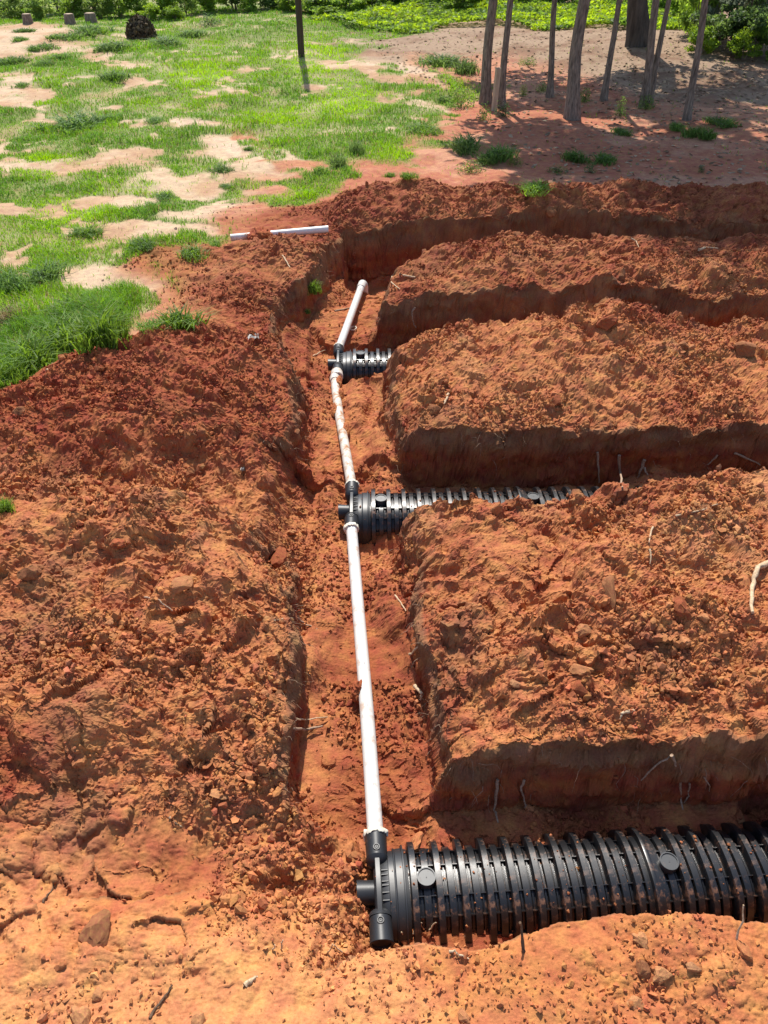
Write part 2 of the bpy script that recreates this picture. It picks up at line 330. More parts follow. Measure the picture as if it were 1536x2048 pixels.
    for (yf, yb, s0, soft, f0, kk) in CROSS:
        fy = np.where(x < 14, 0, 1)
        ins = 1 - .82 * sst(0.02, -.08, dm)
        d = np.maximum(np.maximum(yf(x) - y, y - yb(x)) * ins + jx, (s0 - x) * wall / soft + jx * .25)
        d = np.maximum(d, (x - 15))
        lip = np.where(y > .5 * (yf(x) + yb(x)), 0.03, 0.02) * np.exp(-np.clip(d, 0, 9) / 0.10)
        hs.append(f0 + fl + np.maximum(top - lip * rough - f0 - fl, -0.3) * shoulder(d, wall, kk * (y > .5 * (yf(x) + yb(x))) * rough * np.clip(1 + 1.0 * vn2(x * 1.2, y * 1.2, 67), .3, 2))); ds.append(d)
    d = np.minimum.reduce(ds)
    h = np.minimum.reduce(hs)
    return h, d, rough, reg

# rows: closer together near the camera and at the trench walls
ys = [-8.0]
def dy_at(y):
    if y < 0.9: return 0.5
    r2 = y * y + CAM_H ** 2
    b = 0.95 * r2 / (FOC * 0.5 * CAM_H)
    if y < 1.3: return 0.02
    if y < 14.6:
        b = min(b, 0.021)
        for c, w in ((1.8, .12), (2.92, .13), (6.7, .13), (9.86, .13), (12.64, .13)):
            if abs(y - c) < w: b = min(b, 0.0065)
        return b
    return min(0.021 + (y - 14.6) * 0.012, 60) if y < 48 else (y - 44) * 0.3
while ys[-1] < 420: ys.append(ys[-1] + dy_at(ys[-1]))
ys = np.array(ys); NY = len(ys); NX = 620
core = 0.5 * 1536 / FOC
u = np.linspace(-1, 1, NX - 24)
fine = np.linspace(-1, 1, 2400)
X = np.zeros((NY, NX), np.float64)
for i, y in enumerate(ys):
    t = max(y * CP + CAM_H * SP, 3.2); hw = 1.18 * core * t + 0.25
    xs = fine * hw
    rho = np.ones_like(xs)
    amp = 1.6 * float(sst(1.2, 3.0, np.float64(y)) * sst(15.0, 12.8, np.float64(y)))
    if amp > 0:
        for e in (np.interp(y, MY, MXL) - 0.05, np.interp(y, MY, MXR) + 0.05):
            rho += amp * np.exp(-((xs - e) / 0.10) ** 2)
    c = np.cumsum(rho); c = (c - c[0]) / (c[-1] - c[0]) * 2 - 1
    xi = np.interp(u, c, xs)
    ext = hw + (max(hw, 4) * 0.12) * (1.42 ** np.arange(1, 13) - 1) * 1.3
    X[i] = np.concatenate([-ext[::-1], xi, ext])
Y = np.repeat(ys[:, None], NX, 1)
Zh, D, RO, REG = ground_fields(X.ravel(), Y.ravel())
Zh = Zh.reshape(NY, NX).astype(np.float64); D = D.reshape(NY, NX); RO = RO.reshape(NY, NX); REG = REG.reshape(NY, NX)
P = np.stack([X, Y, Zh], -1)
def grid_normals(P):
    du = np.empty_like(P); dv = np.empty_like(P)
    du[:, 1:-1] = P[:, 2:] - P[:, :-2]; du[:, 0] = P[:, 1] - P[:, 0]; du[:, -1] = P[:, -1] - P[:, -2]
    dv[1:-1] = P[2:] - P[:-2]; dv[0] = P[1] - P[0]; dv[-1] = P[-1] - P[-2]
    n = np.cross(du, dv); n /= np.linalg.norm(n, axis=-1, keepdims=True) + 1e-12
    return n
N0 = grid_normals(P)
steep = 1 - np.clip(N0[..., 2], 0, 1)
# small relief pushed out along the surface, so that the cut faces are rough too
act = (np.clip(RO, 0.12, 1) * (Y < 16) * (Y > 0.8)); nearf = sst(2.9, 2.2, Y)
px_, py_, pz_ = P[..., 0], P[..., 1], P[..., 2]
mA = sst(-.5, .5, vn2(X * 1.3, Y * 1.3, 111)); mB = sst(-.4, .5, vn2(X * 2.2 + 4, Y * 2.2, 112)); mC = .45 + .55 * sst(-.4, .4, vn2(X * 1.7, Y * 1.7 + 8, 113))
crag = 0.022 * vn3(px_ * 6, py_ * 6, pz_ * 6, 101) + 0.020 * mA * np.abs(vn3(px_ * 10, py_ * 10, pz_ * 10, 102)) + 0.018 * mB * np.abs(vn3(px_ * 21 + 3, py_ * 21, pz_ * 21, 103)) + 0.024 * mC * np.abs(vn3(px_ * 43, py_ * 43, pz_ * 43, 104)) - 0.02
grain = np.minimum(np.sqrt(np.abs(np.gradient(X, axis=1)) * np.abs(np.gradient(Y, axis=0))), .02) * RNG.normal(size=X.shape).clip(-2, 2)
crag += 0.20 * grain * mC
crag += nearf * np.clip(1 - RO, 0, 1) * (.030 * np.abs(vn3(px_ * 30, py_ * 30, pz_ * 30, 121)) * mB + .030 * np.abs(vn3(px_ * 62, py_ * 62, pz_ * 62, 122)) + .45 * grain + .05 * np.abs(vn2(X * 5, Y * 5, 123)) * mA)
inwall = sst(0.35, 0.8, steep)
crag += inwall * (0.040 * vn3(px_ * 3.5, py_ * 3.5, pz_ * 10, 106) + 0.010 * vn3(px_ * 16, py_ * 16, pz_ * 40, 107))
along = np.where(np.abs(N0[..., 1]) > np.abs(N0[..., 0]), px_, py_)
crag += inwall * (0.026 * np.abs(vn2(along * 7.5, pz_ * 1.2, 108)) - 0.016 * sst(.55, .9, vn2(along * 16, pz_ * 2.5, 109)) + 0.012 * np.abs(vn3(px_ * 30, py_ * 30, pz_ * 30, 110)))   # bucket-tooth scrapes
P = P + N0 * (crag * act * np.where(D < 0, 0.55, 1.0))[..., None]
N1 = grid_normals(P)

def lookup(x, y):
    """ground height at one place"""
    i = int(np.searchsorted(ys, y)) - 1; i = min(max(i, 0), NY - 2)
    f = (y - ys[i]) / (ys[i + 1] - ys[i]); z = 0
    for k, w in ((i, 1 - f), (i + 1, f)):
        j = int(np.searchsorted(X[k], x)) - 1; j = min(max(j, 0), NX - 2)
        g = (x - X[k, j]) / (X[k, j + 1] - X[k, j]); z += w * ((1 - g) * P[k, j, 2] + g * P[k, j + 1, 2])
    return z
def lookup_ij(x, y):
    i = min(max(int(np.searchsorted(ys, y)), 0), NY - 1)
    j = min(max(int(np.searchsorted(X[i], x)), 0), NX - 1)
    return i, j
def hit(px, py):
    """first point of the ground on the sight line through a photo pixel"""
    uu = (px - 768) / FOC; v = (py - 1024) / FOC
    d = np.array([uu, CP - v * SP, -SP - v * CP])
    t = 2.5
    while t < 60:
        x, y, z = d[0] * t, d[1] * t, CAM_H + d[2] * t
        if z <= lookup(x, y): break
        t += 0.02
    return float(x), float(y), float(lookup(x, y)), t

# ---- vegetation map: where the grass stands (ellipses given where they are seen on the flat ground)
BARE = [(30,66,110,22),(20,104,90,20),(10,185,90,26),(40,330,90,24),(150,350,80,16),(55,78,120,26),(25,165,60,22),(90,205,50,16),(190,118,55,16),(275,170,34,10),(478,172,22,14),(405,192,30,6),(270,243,40,11),(355,246,42,14),(440,300,75,30),(590,330,85,22),
        (210,318,90,28),(30,330,60,22),(350,362,130,26),(230,405,70,14),(120,425,40,10),(470,440,110,24),(300,470,120,22),(180,470,60,14),(420,400,40,8),(240,545,130,40),(330,600,110,50),(130,560,60,16),(50,500,40,14),(505,140,26,6),(430,105,18,5),(690,135,45,12),(760,140,60,12),(600,112,28,4),(250,75,30,6),(345,58,20,5),(150,100,30,8),(240,130,26,7),(60,240,30,8),(500,345,90,18),(400,430,120,16),(470,475,60,14),(60,545,30,8),(200,440,50,10)]
LUSH = [(190,640,80,50),(60,700,90,60),(120,600,60,30),(250,600,40,30),(20,620,60,40)]
GREENR = [(540,385,120,24),(800,250,75,30),(800,300,90,30),(640,350,40,12),(900,180,60,30),(880,140,80,16),(830,215,50,18),(740,60,110,26),(700,300,70,14)]
def ell(px, py, e):
    return 1 - np.sqrt(((px - e[0]) / e[2]) ** 2 + ((py - e[1]) / e[3]) ** 2)
def grass_at(x, y):
    px, py = to_px(x, y)
    w1 = 60 * vn2(x * 0.8, y * 0.8, 201) + 34 * vn2(x * 2.2, y * 2.2, 202) + 16 * vn2(x * 6, y * 6, 206); w2 = (15 * vn2(x * 0.8, y * 0.8, 203) + 9 * vn2(x * 2.2, y * 2.2, 204) + 4 * vn2(x * 6, y * 6, 207)) * np.clip(py / 250, .35, 2)
    px = px + w1; py = py + w2
    lim = np.interp(py, [20, 60, 110, 180, 240, 300, 360, 420, 480, 540, 620, 700, 780], [740, 740, 690, 820, 800, 740, 680, 560, 430, 400, 330, 190, 20])
    g = sst(40, -30, px - lim)
    for e in BARE: g = g * (1 - 0.97 * sst(-.18, 0.38, ell(px, py, e)))
    for e in GREENR: g = np.maximum(g, 0.9 * sst(0.0, 0.4, ell(px, py, e)))
    for e in LUSH: g = np.maximum(g, sst(0.0, 0.25, ell(px, py, e)))
    g = g * (0.85 + 0.5 * vn2(x * 1.6, y * 1.6, 205)) * sst(-.75, -.45, vn2(x * 1.0, y * 1.0, 209) * .7 + .3 * vn2(x * 4, y * 4, 210))
    return np.clip(g, 0, 1)

# ---- what the soil is made of (surface colour of the material itself)
def soil_color(x, y, z, d, rough, st):
    def C(r, g, b): return np.array([r, g, b], np.float32)
    def mix(a, b, f): return a * (1 - f[..., None]) + b * f[..., None]
    n1 = fbm2(x * 0.9, y * 0.9, 301, 3) * 0.6; n2 = vn3(x * 5, y * 5, z * 5, 303); n3 = vn3(x * 2.1, y * 2.1, z * 2.1, 304)
    spoil = mix(np.broadcast_to(C(.405, .152, .060), x.shape + (3,)), C(.285, .078, .034), sst(-.1, .7, n1 + .25 * n2))
    spoil = mix(spoil, C(.42, .185, .080), sst(.2, .75, n3 + .2 * n2) * .7)
    spoil = mix(spoil, C(.22, .105, .055), sst(.3, .8, vn3(x * 1.6 + 9, y * 1.6, z * 4, 305) + .25 * n2) * .4)
    spoil = spoil * (1 - 0.20 * sst(8.5, 12.5, y))[..., None]                 # spoil gets darker towards the far heaps
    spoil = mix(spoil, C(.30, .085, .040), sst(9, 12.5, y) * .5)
    spoil = mix(spoil, C(.275, .066, .029), sst(5.9, 6.6, y + .2 * n2) * sst(9.0, 8.3, y) * sst(-.2, -.8, x) * .75)      # redder clay in the left mound
    dry = mix(np.broadcast_to(C(.50, .212, .084), x.shape + (3,)), C(.43, .155, .057), sst(-.3, .6, n1 + .3 * n2))
    sand = mix(np.broadcast_to(C(.50, .36, .235), x.shape + (3,)), C(.42, .255, .15), sst(-.3, .5, n1 + .3 * n2))
    redf = mix(np.broadcast_to(C(.38, .14, .076), x.shape + (3,)), C(.45, .22, .13), sst(-.2, .6, n1 + .3 * n2))
    litter = mix(np.broadcast_to(C(.30, .205, .135), x.shape + (3,)), C(.20, .115, .07), sst(-.3, .5, n1 + .4 * n2))
    px, py = to_px(x, y)
    pxw = px + 70 * n1 + 30 * n2; pyw = py + 22 * n1 + 8 * n2
    f_red = sst(-60, 60, pxw - np.interp(pyw, [0, 60, 120, 200, 280, 360, 420, 480, 600, 700], [900, 900, 860, 860, 760, 560, 440, 380, 300, 200]))
    field = mix(sand, redf, f_red)
    f_lit = sst(18, -18, pyw - np.interp(pxw, [600, 800, 1000, 1150, 1300, 1450, 1600], [110, 130, 120, 150, 205, 215, 215])) * sst(620, 720, pxw)
    field = mix(field, litter, f_lit)
    for e in ((455, 285, 40, 22), (350, 245, 40, 12), (780, 140, 70, 12), (820, 235, 50, 16)):      # washed pale silt
        field = mix(field, C(.55, .40, .28), sst(0, .5, ell(pxw, pyw, e)) * .8)
    for e in ((600, 330, 90, 20), (500, 275, 35, 14)):
        field = mix(field, C(.40, .15, .08), sst(0, .5, ell(pxw, pyw, e)) * .85)
    fore = sst(2.35, 1.9, y + 0.1 * n1)
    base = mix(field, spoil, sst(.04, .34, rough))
    base = mix(base, dry, fore)
    g = grass_at(x, y)
    gf = np.where(y > 4.8, g, 0) * (1 - np.clip(rough * 2, 0, 1))
    base = mix(base, C(.125, .20, .038), np.clip(gf * 1.3, 0, 1) * .8)
    # cut faces: a brown band of topsoil over dense red clay with darker streaks
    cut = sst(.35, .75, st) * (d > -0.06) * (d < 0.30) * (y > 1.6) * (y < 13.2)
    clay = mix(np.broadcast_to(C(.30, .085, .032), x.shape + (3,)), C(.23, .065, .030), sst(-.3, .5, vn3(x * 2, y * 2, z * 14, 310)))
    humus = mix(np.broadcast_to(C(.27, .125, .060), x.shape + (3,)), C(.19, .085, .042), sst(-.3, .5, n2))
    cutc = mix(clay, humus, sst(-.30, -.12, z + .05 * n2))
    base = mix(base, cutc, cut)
    flo = sst(.02, -.05, d) * (1 - cut)
    floor = mix(np.broadcast_to(C(.40, .145, .058), x.shape + (3,)), C(.29, .085, .036), sst(-.2, .5, n1 + .35 * n2))
    base = mix(base, floor, flo)
    return np.clip(base, .01, .8)
ALB = soil_color(P[..., 0], P[..., 1], P[..., 2], D, RO, 1 - np.clip(N0[..., 2], 0, 1))

# ---- cut the sheet into the pieces of the setting
cls = np.full((NY, NX), 0, np.int8)                              # 0 ground
for k, key in enumerate(names):
    if key.startswith('bank'): cls[(REG == k) & (RO > 0.30) & (D > 0.0)] = k + 1
cls[(D <= 0.0) & (Y > 1.6)] = 20
idx = np.arange(NY * NX, dtype=np.int32).reshape(NY, NX)
Q = np.stack([idx[:-1, :-1], idx[:-1, 1:], idx[1:, 1:], idx[1:, :-1]], -1).reshape(-1, 4)
fc = cls[:-1, :-1].ravel()
Pf = P.reshape(-1, 3); Af = ALB.reshape(-1, 3); Nf = N1.reshape(-1, 3)
BANK_LABEL = {'bank_a': 'long heaped red bank behind the nearest black chamber row', 'bank_b': 'broad heaped bank between the second and third chamber rows',
 'bank_c': 'narrow bank on the right below the farthest trench', 'bank_d': 'farthest dark red bank along the back of the dig',
 'bank_l3': 'small bank on the left under the loose white pipe', 'bank_l2': 'dark red mound on the left below the lush grass', 'bank_l1': 'large nearest bank of orange clods on the left'}
for c in sorted(set(fc.tolist())):
    q = Q[fc == c]
    used, inv = np.unique(q, return_inverse=True)
    key = names[c - 1] if 0 < c < 20 else None
    nm = 'ground' if c == 0 else ('trench_floor' if c == 20 else 'dirt_bank')
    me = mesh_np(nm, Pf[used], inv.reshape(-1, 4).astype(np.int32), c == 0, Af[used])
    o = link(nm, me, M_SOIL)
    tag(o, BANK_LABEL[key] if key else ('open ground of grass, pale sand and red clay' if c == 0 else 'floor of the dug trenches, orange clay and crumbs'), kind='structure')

# ------------------------------------------------------------------ loose soil: crumbs (uncountable) and clods (things)
ICO_V, ICO_F = None, None
def ico(sub):
    bm = bmesh.new(); bmesh.ops.create_icosphere(bm, subdivisions=sub, radius=1.0)
    V = np.array([v.co[:] for v in bm.verts]); F = np.array([[v.index for v in f.verts] for f in bm.faces]); bm.free(); return V, F
OCT_V = np.array([[1,0,0],[-1,0,0],[0,1,0],[0,-1,0],[0,0,1],[0,0,-1]], float)
OCT_F = np.array([[0,2,4],[2,1,4],[1,3,4],[3,0,4],[2,0,5],[1,2,5],[3,1,5],[0,3,5]])
def rand_rot(n):
    q = RNG.normal(size=(n, 4)); q /= np.linalg.norm(q, axis=1, keepdims=True); w, x, y, z = q.T
    return np.stack([np.stack([1-2*(y*y+z*z), 2*(x*y-z*w), 2*(x*z+y*w)], -1), np.stack([2*(x*y+z*w), 1-2*(x*x+z*z), 2*(y*z-x*w)], -1), np.stack([2*(x*z-y*w), 2*(y*z+x*w), 1-2*(x*x+y*y)], -1)], 1)
def scatter_crumbs(n, lo, hi, power, base_v, base_f, seed, amount):
    """random grid points of the rough ground -> crumbs; returns V, F, colours"""
    wgt = amount.ravel().astype(np.float64); c = np.cumsum(wgt)
    pick = np.searchsorted(c, RNG.random(n) * c[-1]); pick = np.clip(pick, 0, len(wgt) - 1)
    pos = Pf[pick] + RNG.normal(size=(n, 3)) * 0.006
    nz = Nf[pick]; sz = lo + (hi - lo) * RNG.random(n) ** power
    nb = len(base_v)
    sh = base_v[None] * (1 + 0.34 * RNG.normal(size=(n, nb, 1)).clip(-1.6, 1.6)) * (0.6 + 0.8 * RNG.random((n, 1, 3)))
    V = np.einsum('nij,nkj->nki', rand_rot(n), sh) * sz[:, None, None] + (pos + nz * (sz * 0.35)[:, None])[:, None, :]
    F = base_f[None] + (np.arange(n) * nb)[:, None, None]
    col = Af[pick] * (0.78 + 0.5 * RNG.random((n, 1))); col = col * (1 + 0.04 * RNG.normal(size=(n, 3)))
    return V.reshape(-1, 3), F.reshape(-1, 3), np.repeat(np.clip(col, .015, .7), nb, 0)
cell = np.zeros((NY, NX)); cell[:-1, :-1] = np.abs((X[:-1, 1:] - X[:-1, :-1]) * (ys[1:] - ys[:-1])[:, None])
dist = np.sqrt(X ** 2 + Y ** 2 + CAM_H ** 2)
gx1 = vn2(X * 1.4, Y * 1.4, 401); gx2 = vn2(X * 3.7, Y * 3.7, 402); gx3 = vn2(X * 0.8, Y * 0.8, 403)
patchy = sst(-.35, .5, gx1 + .5 * gx2) ** 1.5 + .10
inview = (np.abs(X) < 0.62 * (Y * CP + CAM_H * SP) + .3) & (Y > 1.0) & (Y < 15.2)
amount = cell * patchy * inview * np.clip(np.where(D < 0, np.where(Y > 2.0, .55, .3), RO), 0, 1) / dist ** 1.6 * (N1[..., 2] > .35) * np.where(Y < 1.95, .4, 1)
I1V, I1F = ico(1)
A_ = scatter_crumbs(48000, .0045, .015, 2.0, OCT_V, OCT_F, 1, amount * np.where(Y < 1.95, 4.0, 1))
B_ = scatter_crumbs(15000, .011, .028, 2.8, I1V[:, :], I1F, 2, amount * (patchy > .35) * np.where(Y < 1.95, .5, 1))
V = np.concatenate([A_[0], B_[0]]); F = np.concatenate([A_[1], B_[1] + len(A_[0])]); Cc = np.concatenate([A_[2], B_[2]])
o = link('loose_soil_crumbs', mesh_np('loose_soil_crumbs', V, F, False, Cc), M_CLOD)
tag(o, 'loose crumbs of orange red clay strewn over the banks and trenches', 'soil crumbs', kind='stuff')

# clods one can pick out: six shapes, each with its own colour through a colour attribute
CLOD_ME = {}
def clod_mesh(shape, tone):
    if (shape, tone) in CLOD_ME: return CLOD_ME[(shape, tone)]
    V, F = ico(3); s = 900 + shape * 7
    k = 0.80 + 0.26 * vn3(V[:, 0] * 1.3 + s, V[:, 1] * 1.3, V[:, 2] * 1.3, s) + 0.34 * np.abs(vn3(V[:, 0] * 2.6, V[:, 1] * 2.6 + s, V[:, 2] * 2.6, s + 1)) + 0.20 * np.abs(vn3(V[:, 0] * 5.5, V[:, 1] * 5.5, V[:, 2] * 5.5 + s, s + 2)) + 0.10 * vn3(V[:, 0] * 11, V[:, 1] * 11, V[:, 2] * 11, s + 3)
    V = V * k[:, None]
    for j in range(11):                                            # broken flat faces
        nrm = np.random.default_rng(s + j).normal(size=3); nrm /= np.linalg.norm(nrm)
        h = 0.50 + 0.22 * np.random.default_rng(s + j + 50).random(); dd = V @ nrm - h
        V = V - np.where(dd > 0, dd * 0.92, 0)[:, None] * nrm
    V = V * (1 + .085 * vn3(V[:, 0] * 6, V[:, 1] * 6, V[:, 2] * 6, s + 5) + .05 * vn3(V[:, 0] * 13, V[:, 1] * 13, V[:, 2] * 13, s + 6))[:, None]
    base = {'red': (.29, .085, .036), 'orange': (.40, .15, .06), 'tan': (.41, .175, .075), 'brown': (.29, .118, .052), 'pale': (.46, .21, .09), 'grey': (.38, .18, .085)}[tone]
    c = np.array(base)[None] * (1 + .22 * vn3(V[:, 0] * 2.5, V[:, 1] * 2.5, V[:, 2] * 2.5, s + 4))[:, None]
    me = mesh_np('dirt_clod', V, F, False, c); me.materials.append(M_CLOD)
    CLOD_ME[(shape, tone)] = me
    return me
def clod_at(x, y, size, tone, label, group=None, sq=(1, 1, .7), sink=.25, rz=None, shape=None):
    z = lookup(x, y)
    o = link('dirt_clod', clod_mesh(random.randrange(6) if shape is None else shape, tone), None, None, (x, y, z + size * sq[2] * (1 - 2 * sink) * .8), (random.uniform(-.4, .4), random.uniform(-.4, .4), random.uniform(0, 6.28) if rz is None else rz), tuple(size * q for q in sq))
    return tag(o, label, 'clod', group)
# the ones that stand out: (px, py, width in photo px, tone, squash, label)
for px, py, w, tone, sq, lab in [
 (200, 1850, 104, 'brown', (1, .9, .6), 'big dark brown clod in the lower left foreground'),
 (122, 1930, 36, 'orange', (1, .8, .6), 'small orange clod just left below the big dark brown clod'),
 (440, 1588, 44, 'pale', (.75, 1.25, .45), 'pale tan slab of clay near the front of the left bank'),
 (235, 978, 46, 'red', (1, .9, .8), 'round red clod low on the dark left mound'),
 (240, 1085, 56, 'red', (1.1, .9, .6), 'wide red clod on top of the nearest left bank'),
 (60, 1140, 62, 'brown', (1, .9, .8), 'lumpy brown clod at the left edge of the nearest bank'),
 (357, 1165, 66, 'tan', (1.1, .8, .45), 'flat tan slab overhanging a hollow in the left bank'),
 (140, 1100, 26, 'grey', (.7, .8, 1.1), 'pointed greyish clod between brown and wide red clods'),
 (360, 1245, 34, 'tan', (.7, 1.2, .6), 'long tan clod in the hollow of the left bank'),
 (130, 1000, 24, 'red', (1, .9, .6), 'small flat red clod beside the round red clod'),
 (1362, 1208, 58, 'red', (1.1, .8, .7), 'bright red clod on the right bank near a forked root'),
 (1405, 1235, 36, 'tan', (.8, 1, .9), 'tan clod just right of the bright red clod'),
 (1165, 1335, 56, 'tan', (1.2, .7, .55), 'long tan clod in the middle of the right bank'),
 (1160, 1372, 54, 'red', (1.1, .9, .7), 'reddish clod right below the long tan clod'),
 (1030, 1365, 44, 'grey', (1, .9, .5), 'greyish clod embedded on the right bank'),
 (1005, 1148, 44, 'orange', (1.2, .7, .6), 'orange slab high on the right bank'),
 (1365, 1290, 44, 'tan', (1, .8, .7), 'tan clod low on the right bank below the red one'),
 (1220, 1170, 80, 'brown', (1.5, .5, .45), 'long brown ridge of clay on the right bank'),
 (855, 1190, 30, 'orange', (1, .8, .6), 'orange clod at the left lip of the right bank'),
 (1170, 1260, 50, 'tan', (1, .8, .7), 'tan clod above the long tan clod'),
 (1490, 1160, 56, 'orange', (1.2, .7, .5), 'orange clod at the top end of the forked root'),
 (1285, 1878, 44, 'pale', (1.1, .9, .7), 'pale clod on the foreground bank near the chamber'),
 (1285, 1935, 54, 'brown', (1, .9, .8), 'brown clod beside pale clods in the right foreground'),
 (1385, 1935, 34, 'grey', (.8, 1.3, .9), 'greyish upright clod in the right foreground'),
 (1325, 1945, 50, 'pale', (1, .9, .8), 'pale crumbly clod between brown and grey foreground clods'),
 (1490, 1900, 50, 'orange', (1.1, .8, .7), 'orange clod at the right edge of the foreground'),
 (1270, 2005, 44, 'pale', (1, .9, .7), 'pale clod low in the right foreground'),
 (196, 1985, 40, 'pale', (.8, 1.2, .8), 'upright pale clod in the left foreground'),
 (270, 1955, 26, 'tan', (1, 1, .8), 'small tan clod right of the upright pale one'),
 (165, 2035, 60, 'pale', (1.1, .9, .6), 'pale clod cut by the bottom edge of the picture'),
 (395, 2040, 50, 'pale', (1.1, .9, .6), 'pale clod at the bottom edge left of the middle'),
 (500, 1640, 40, 'orange', (1, .9, .8), 'orange clod at the foot of the nearest left bank'),
 (728, 1840, 40, 'red', (.8, 1, .8), 'red clod against the near collar of the end cap'),
 (800, 1660, 36, 'red', (.8, 1, 1), 'dark red clod beside the sealed pipe joint'),
 (830, 1690, 60, 'orange', (1.3, .7, .6), 'orange clod resting on the first rib of the near chamber'),
 (862, 1690, 18, 'tan', (.9, .9, .8), 'small tan clod between the first two ribs'),
 (735, 1066, 16, 'red', (1, 1, 1), 'red clod in front of the second chamber row'),
 (990, 1015, 40, 'orange', (1.1, .8, .8), 'orange clod on the crest hiding the second chamber row'),
 (1160, 990, 34, 'tan', (1, .9, .8), 'tan clod standing on the crest before the second row'),
 (1365, 690, 40, 'brown', (1, .9, .9), 'brown lump with a dark hollow on the third crest'),
 (1110, 800, 40, 'red', (1, .9, .8), 'red clod on the broad middle bank'),
 (1490, 690, 60, 'brown', (1.1, .9, .8), 'grey brown clods near the right end of the third crest'),
 (1100, 432, 32, 'brown', (1, .9, .9), 'dark stone in the face of the farthest bank'),
 (1215, 640, 60, 'red', (1.2, .9, .6), 'red clay lump on the peak of the middle bank'),
 (870, 815, 40, 'brown', (1.1, .9, .7), 'brown lump at the front corner of the middle bank'),
 (560, 1110, 60, 'red', (1.1, .9, .6), 'red lump at the end of the left bank near the second row'),
 (40, 820, 40, 'brown', (1, .9, .8), 'brown clod at the edge of the lush grass')]:
    x, y, z, t = hit(px, py + w * .15)
    c_ = clod_at(x, y, w * .42 * t / FOC, tone, lab, None, sq, .42)
    if 'rib' in lab:
        zz = -.46; x, y = up(px, py, zz); c_.location = (x, y, zz)
# many alike: the larger lumps of the heaps
WHERE = {1: ('near right bank', 'clods on the right bank'), 2: ('broad middle bank', 'clods on the middle bank'), 3: ('narrow far bank', 'clods on the narrow bank'), 4: ('farthest bank', 'clods on the farthest bank'),
         5: ('loose pipe bank', 'clods by the loose pipe'), 6: ('dark left mound', 'clods on the left mound'), 7: ('near left bank', 'clods on the nearest left bank'), 8: ('lower left slope', 'clods on the left slope'), 9: ('pale foreground', 'clods in the foreground'), 20: ('trench floor', 'clods on the trench floor')}
cls2 = cls.copy()
cls2[(cls == 0) & (REG == 7) & (D > 0)] = 8; cls2[(cls == 0) & (REG == 8)] = 9
am = (amount * (patchy > .4) * (N1[..., 2] > .55)).ravel(); cs = np.cumsum(am)
pick = np.searchsorted(cs, RNG.random(190) * cs[-1]); TONES = ['red', 'orange', 'orange', 'tan', 'brown', 'red']
order = {}
for p in pick:
    i, j = divmod(int(p), NX); k = int(cls2[i, j])
    if k not in WHERE: continue
    x, y = float(X[i, j]), float(Y[i, j])
    if k == 20 and abs(x - np.interp(y, [2.3, 6, 9, 11.5], [-.04, -.33, -.6, -.33])) < .14: continue
    if k == 20 and min(abs(y - c) for c in (2.25, 6, 9.07)) < .42: continue
    tone = random.choice(TONES); size = (.017 + .028 * random.random() ** 2.2) * (1 + .06 * y)
    big = 'larger' if size > .05 else 'small'
    sx_, sy_ = to_px(x, y, lookup(x, y)); part = 'left' if sx_ < 300 else ('middle left' if sx_ < 600 else ('middle' if sx_ < 900 else ('middle right' if sx_ < 1200 else 'right')))
    rank = order.get((k, part, tone), 0); order[(k, part, tone)] = rank + 1
    if rank > 2: continue
    clod_at(x, y, size, tone, f'{big} loose {tone} clod on the {WHERE[k][0]}, in its {part} part' , WHERE[k][1], (1, random.uniform(.7, 1), random.uniform(.5, .85)), .3)

# ------------------------------------------------------------------ leaching chambers
HW, HH, PW = 0.300, 0.295, 2 / 2.5
def arch(th, off=0.0, sw=1.0, sh=1.0):
    c, s = math.cos(th), math.sin(th)
    return (math.copysign(abs(c) ** PW, c) * (HW * sw + off), abs(s) ** PW * (HH * sh + off))
def band(bm, secs, t0=0.0, t1=math.pi, n=26, inner=-0.004):
    """arched strip: secs = [(x, off), ...] outer outline from left to right, closed to an inner skin"""
    rows = []
    for i in range(n + 1):
        th = t0 + (t1 - t0) * i / n
        ring = []
        for x, off in secs:
            y, z = arch(th, off); ring.append(bm.verts.new((x, y, z)))
        for x in (secs[-1][0], secs[0][0]):
            y, z = arch(th, inner); ring.append(bm.verts.new((x, y, z)))
        rows.append(ring)
    m = len(rows[0])
    for a, b in zip(rows, rows[1:]):
        for k in range(m): bm.faces.new((a[k], a[(k + 1) % m], b[(k + 1) % m], b[k]))
    bm.faces.new(rows[0][::-1]); bm.faces.new(rows[-1])
def box(bm, c, s, rot=None):
    vs = bmesh.ops.create_cube(bm, size=1.0)['verts']
    m = Matrix.Translation(c) @ (rot.to_4x4() if rot is not None else Matrix.Identity(4)) @ Matrix.Diagonal((*s, 1))
    bmesh.ops.transform(bm, matrix=m, verts=vs); return vs
def tube(bm, p0, p1, r0, r1=None, ri=None, n=24, cap0=True, cap1=True):
    """cylinder between two points; with ri it is hollow"""
    p0, p1 = Vector(p0), Vector(p1); ax = (p1 - p0).normalized(); r1 = r0 if r1 is None else r1
    e1 = ax.orthogonal().normalized(); e2 = ax.cross(e1)
    def ring(c, r): return [bm.verts.new(c + (e1 * math.cos(2 * math.pi * k / n) + e2 * math.sin(2 * math.pi * k / n)) * r) for k in range(n)]
    def join(a, b):
        for k in range(n): bm.faces.new((a[k], a[(k + 1) % n], b[(k + 1) % n], b[k]))
    A, B = ring(p0, r0), ring(p1, r1); join(A, B)
    if ri:
        C, Dd = ring(p0, ri), ring(p1, ri); join(Dd, C); join(C, A); join(B, Dd)
    else:
        if cap0: bm.faces.new(A[::-1])
        if cap1: bm.faces.new(B)
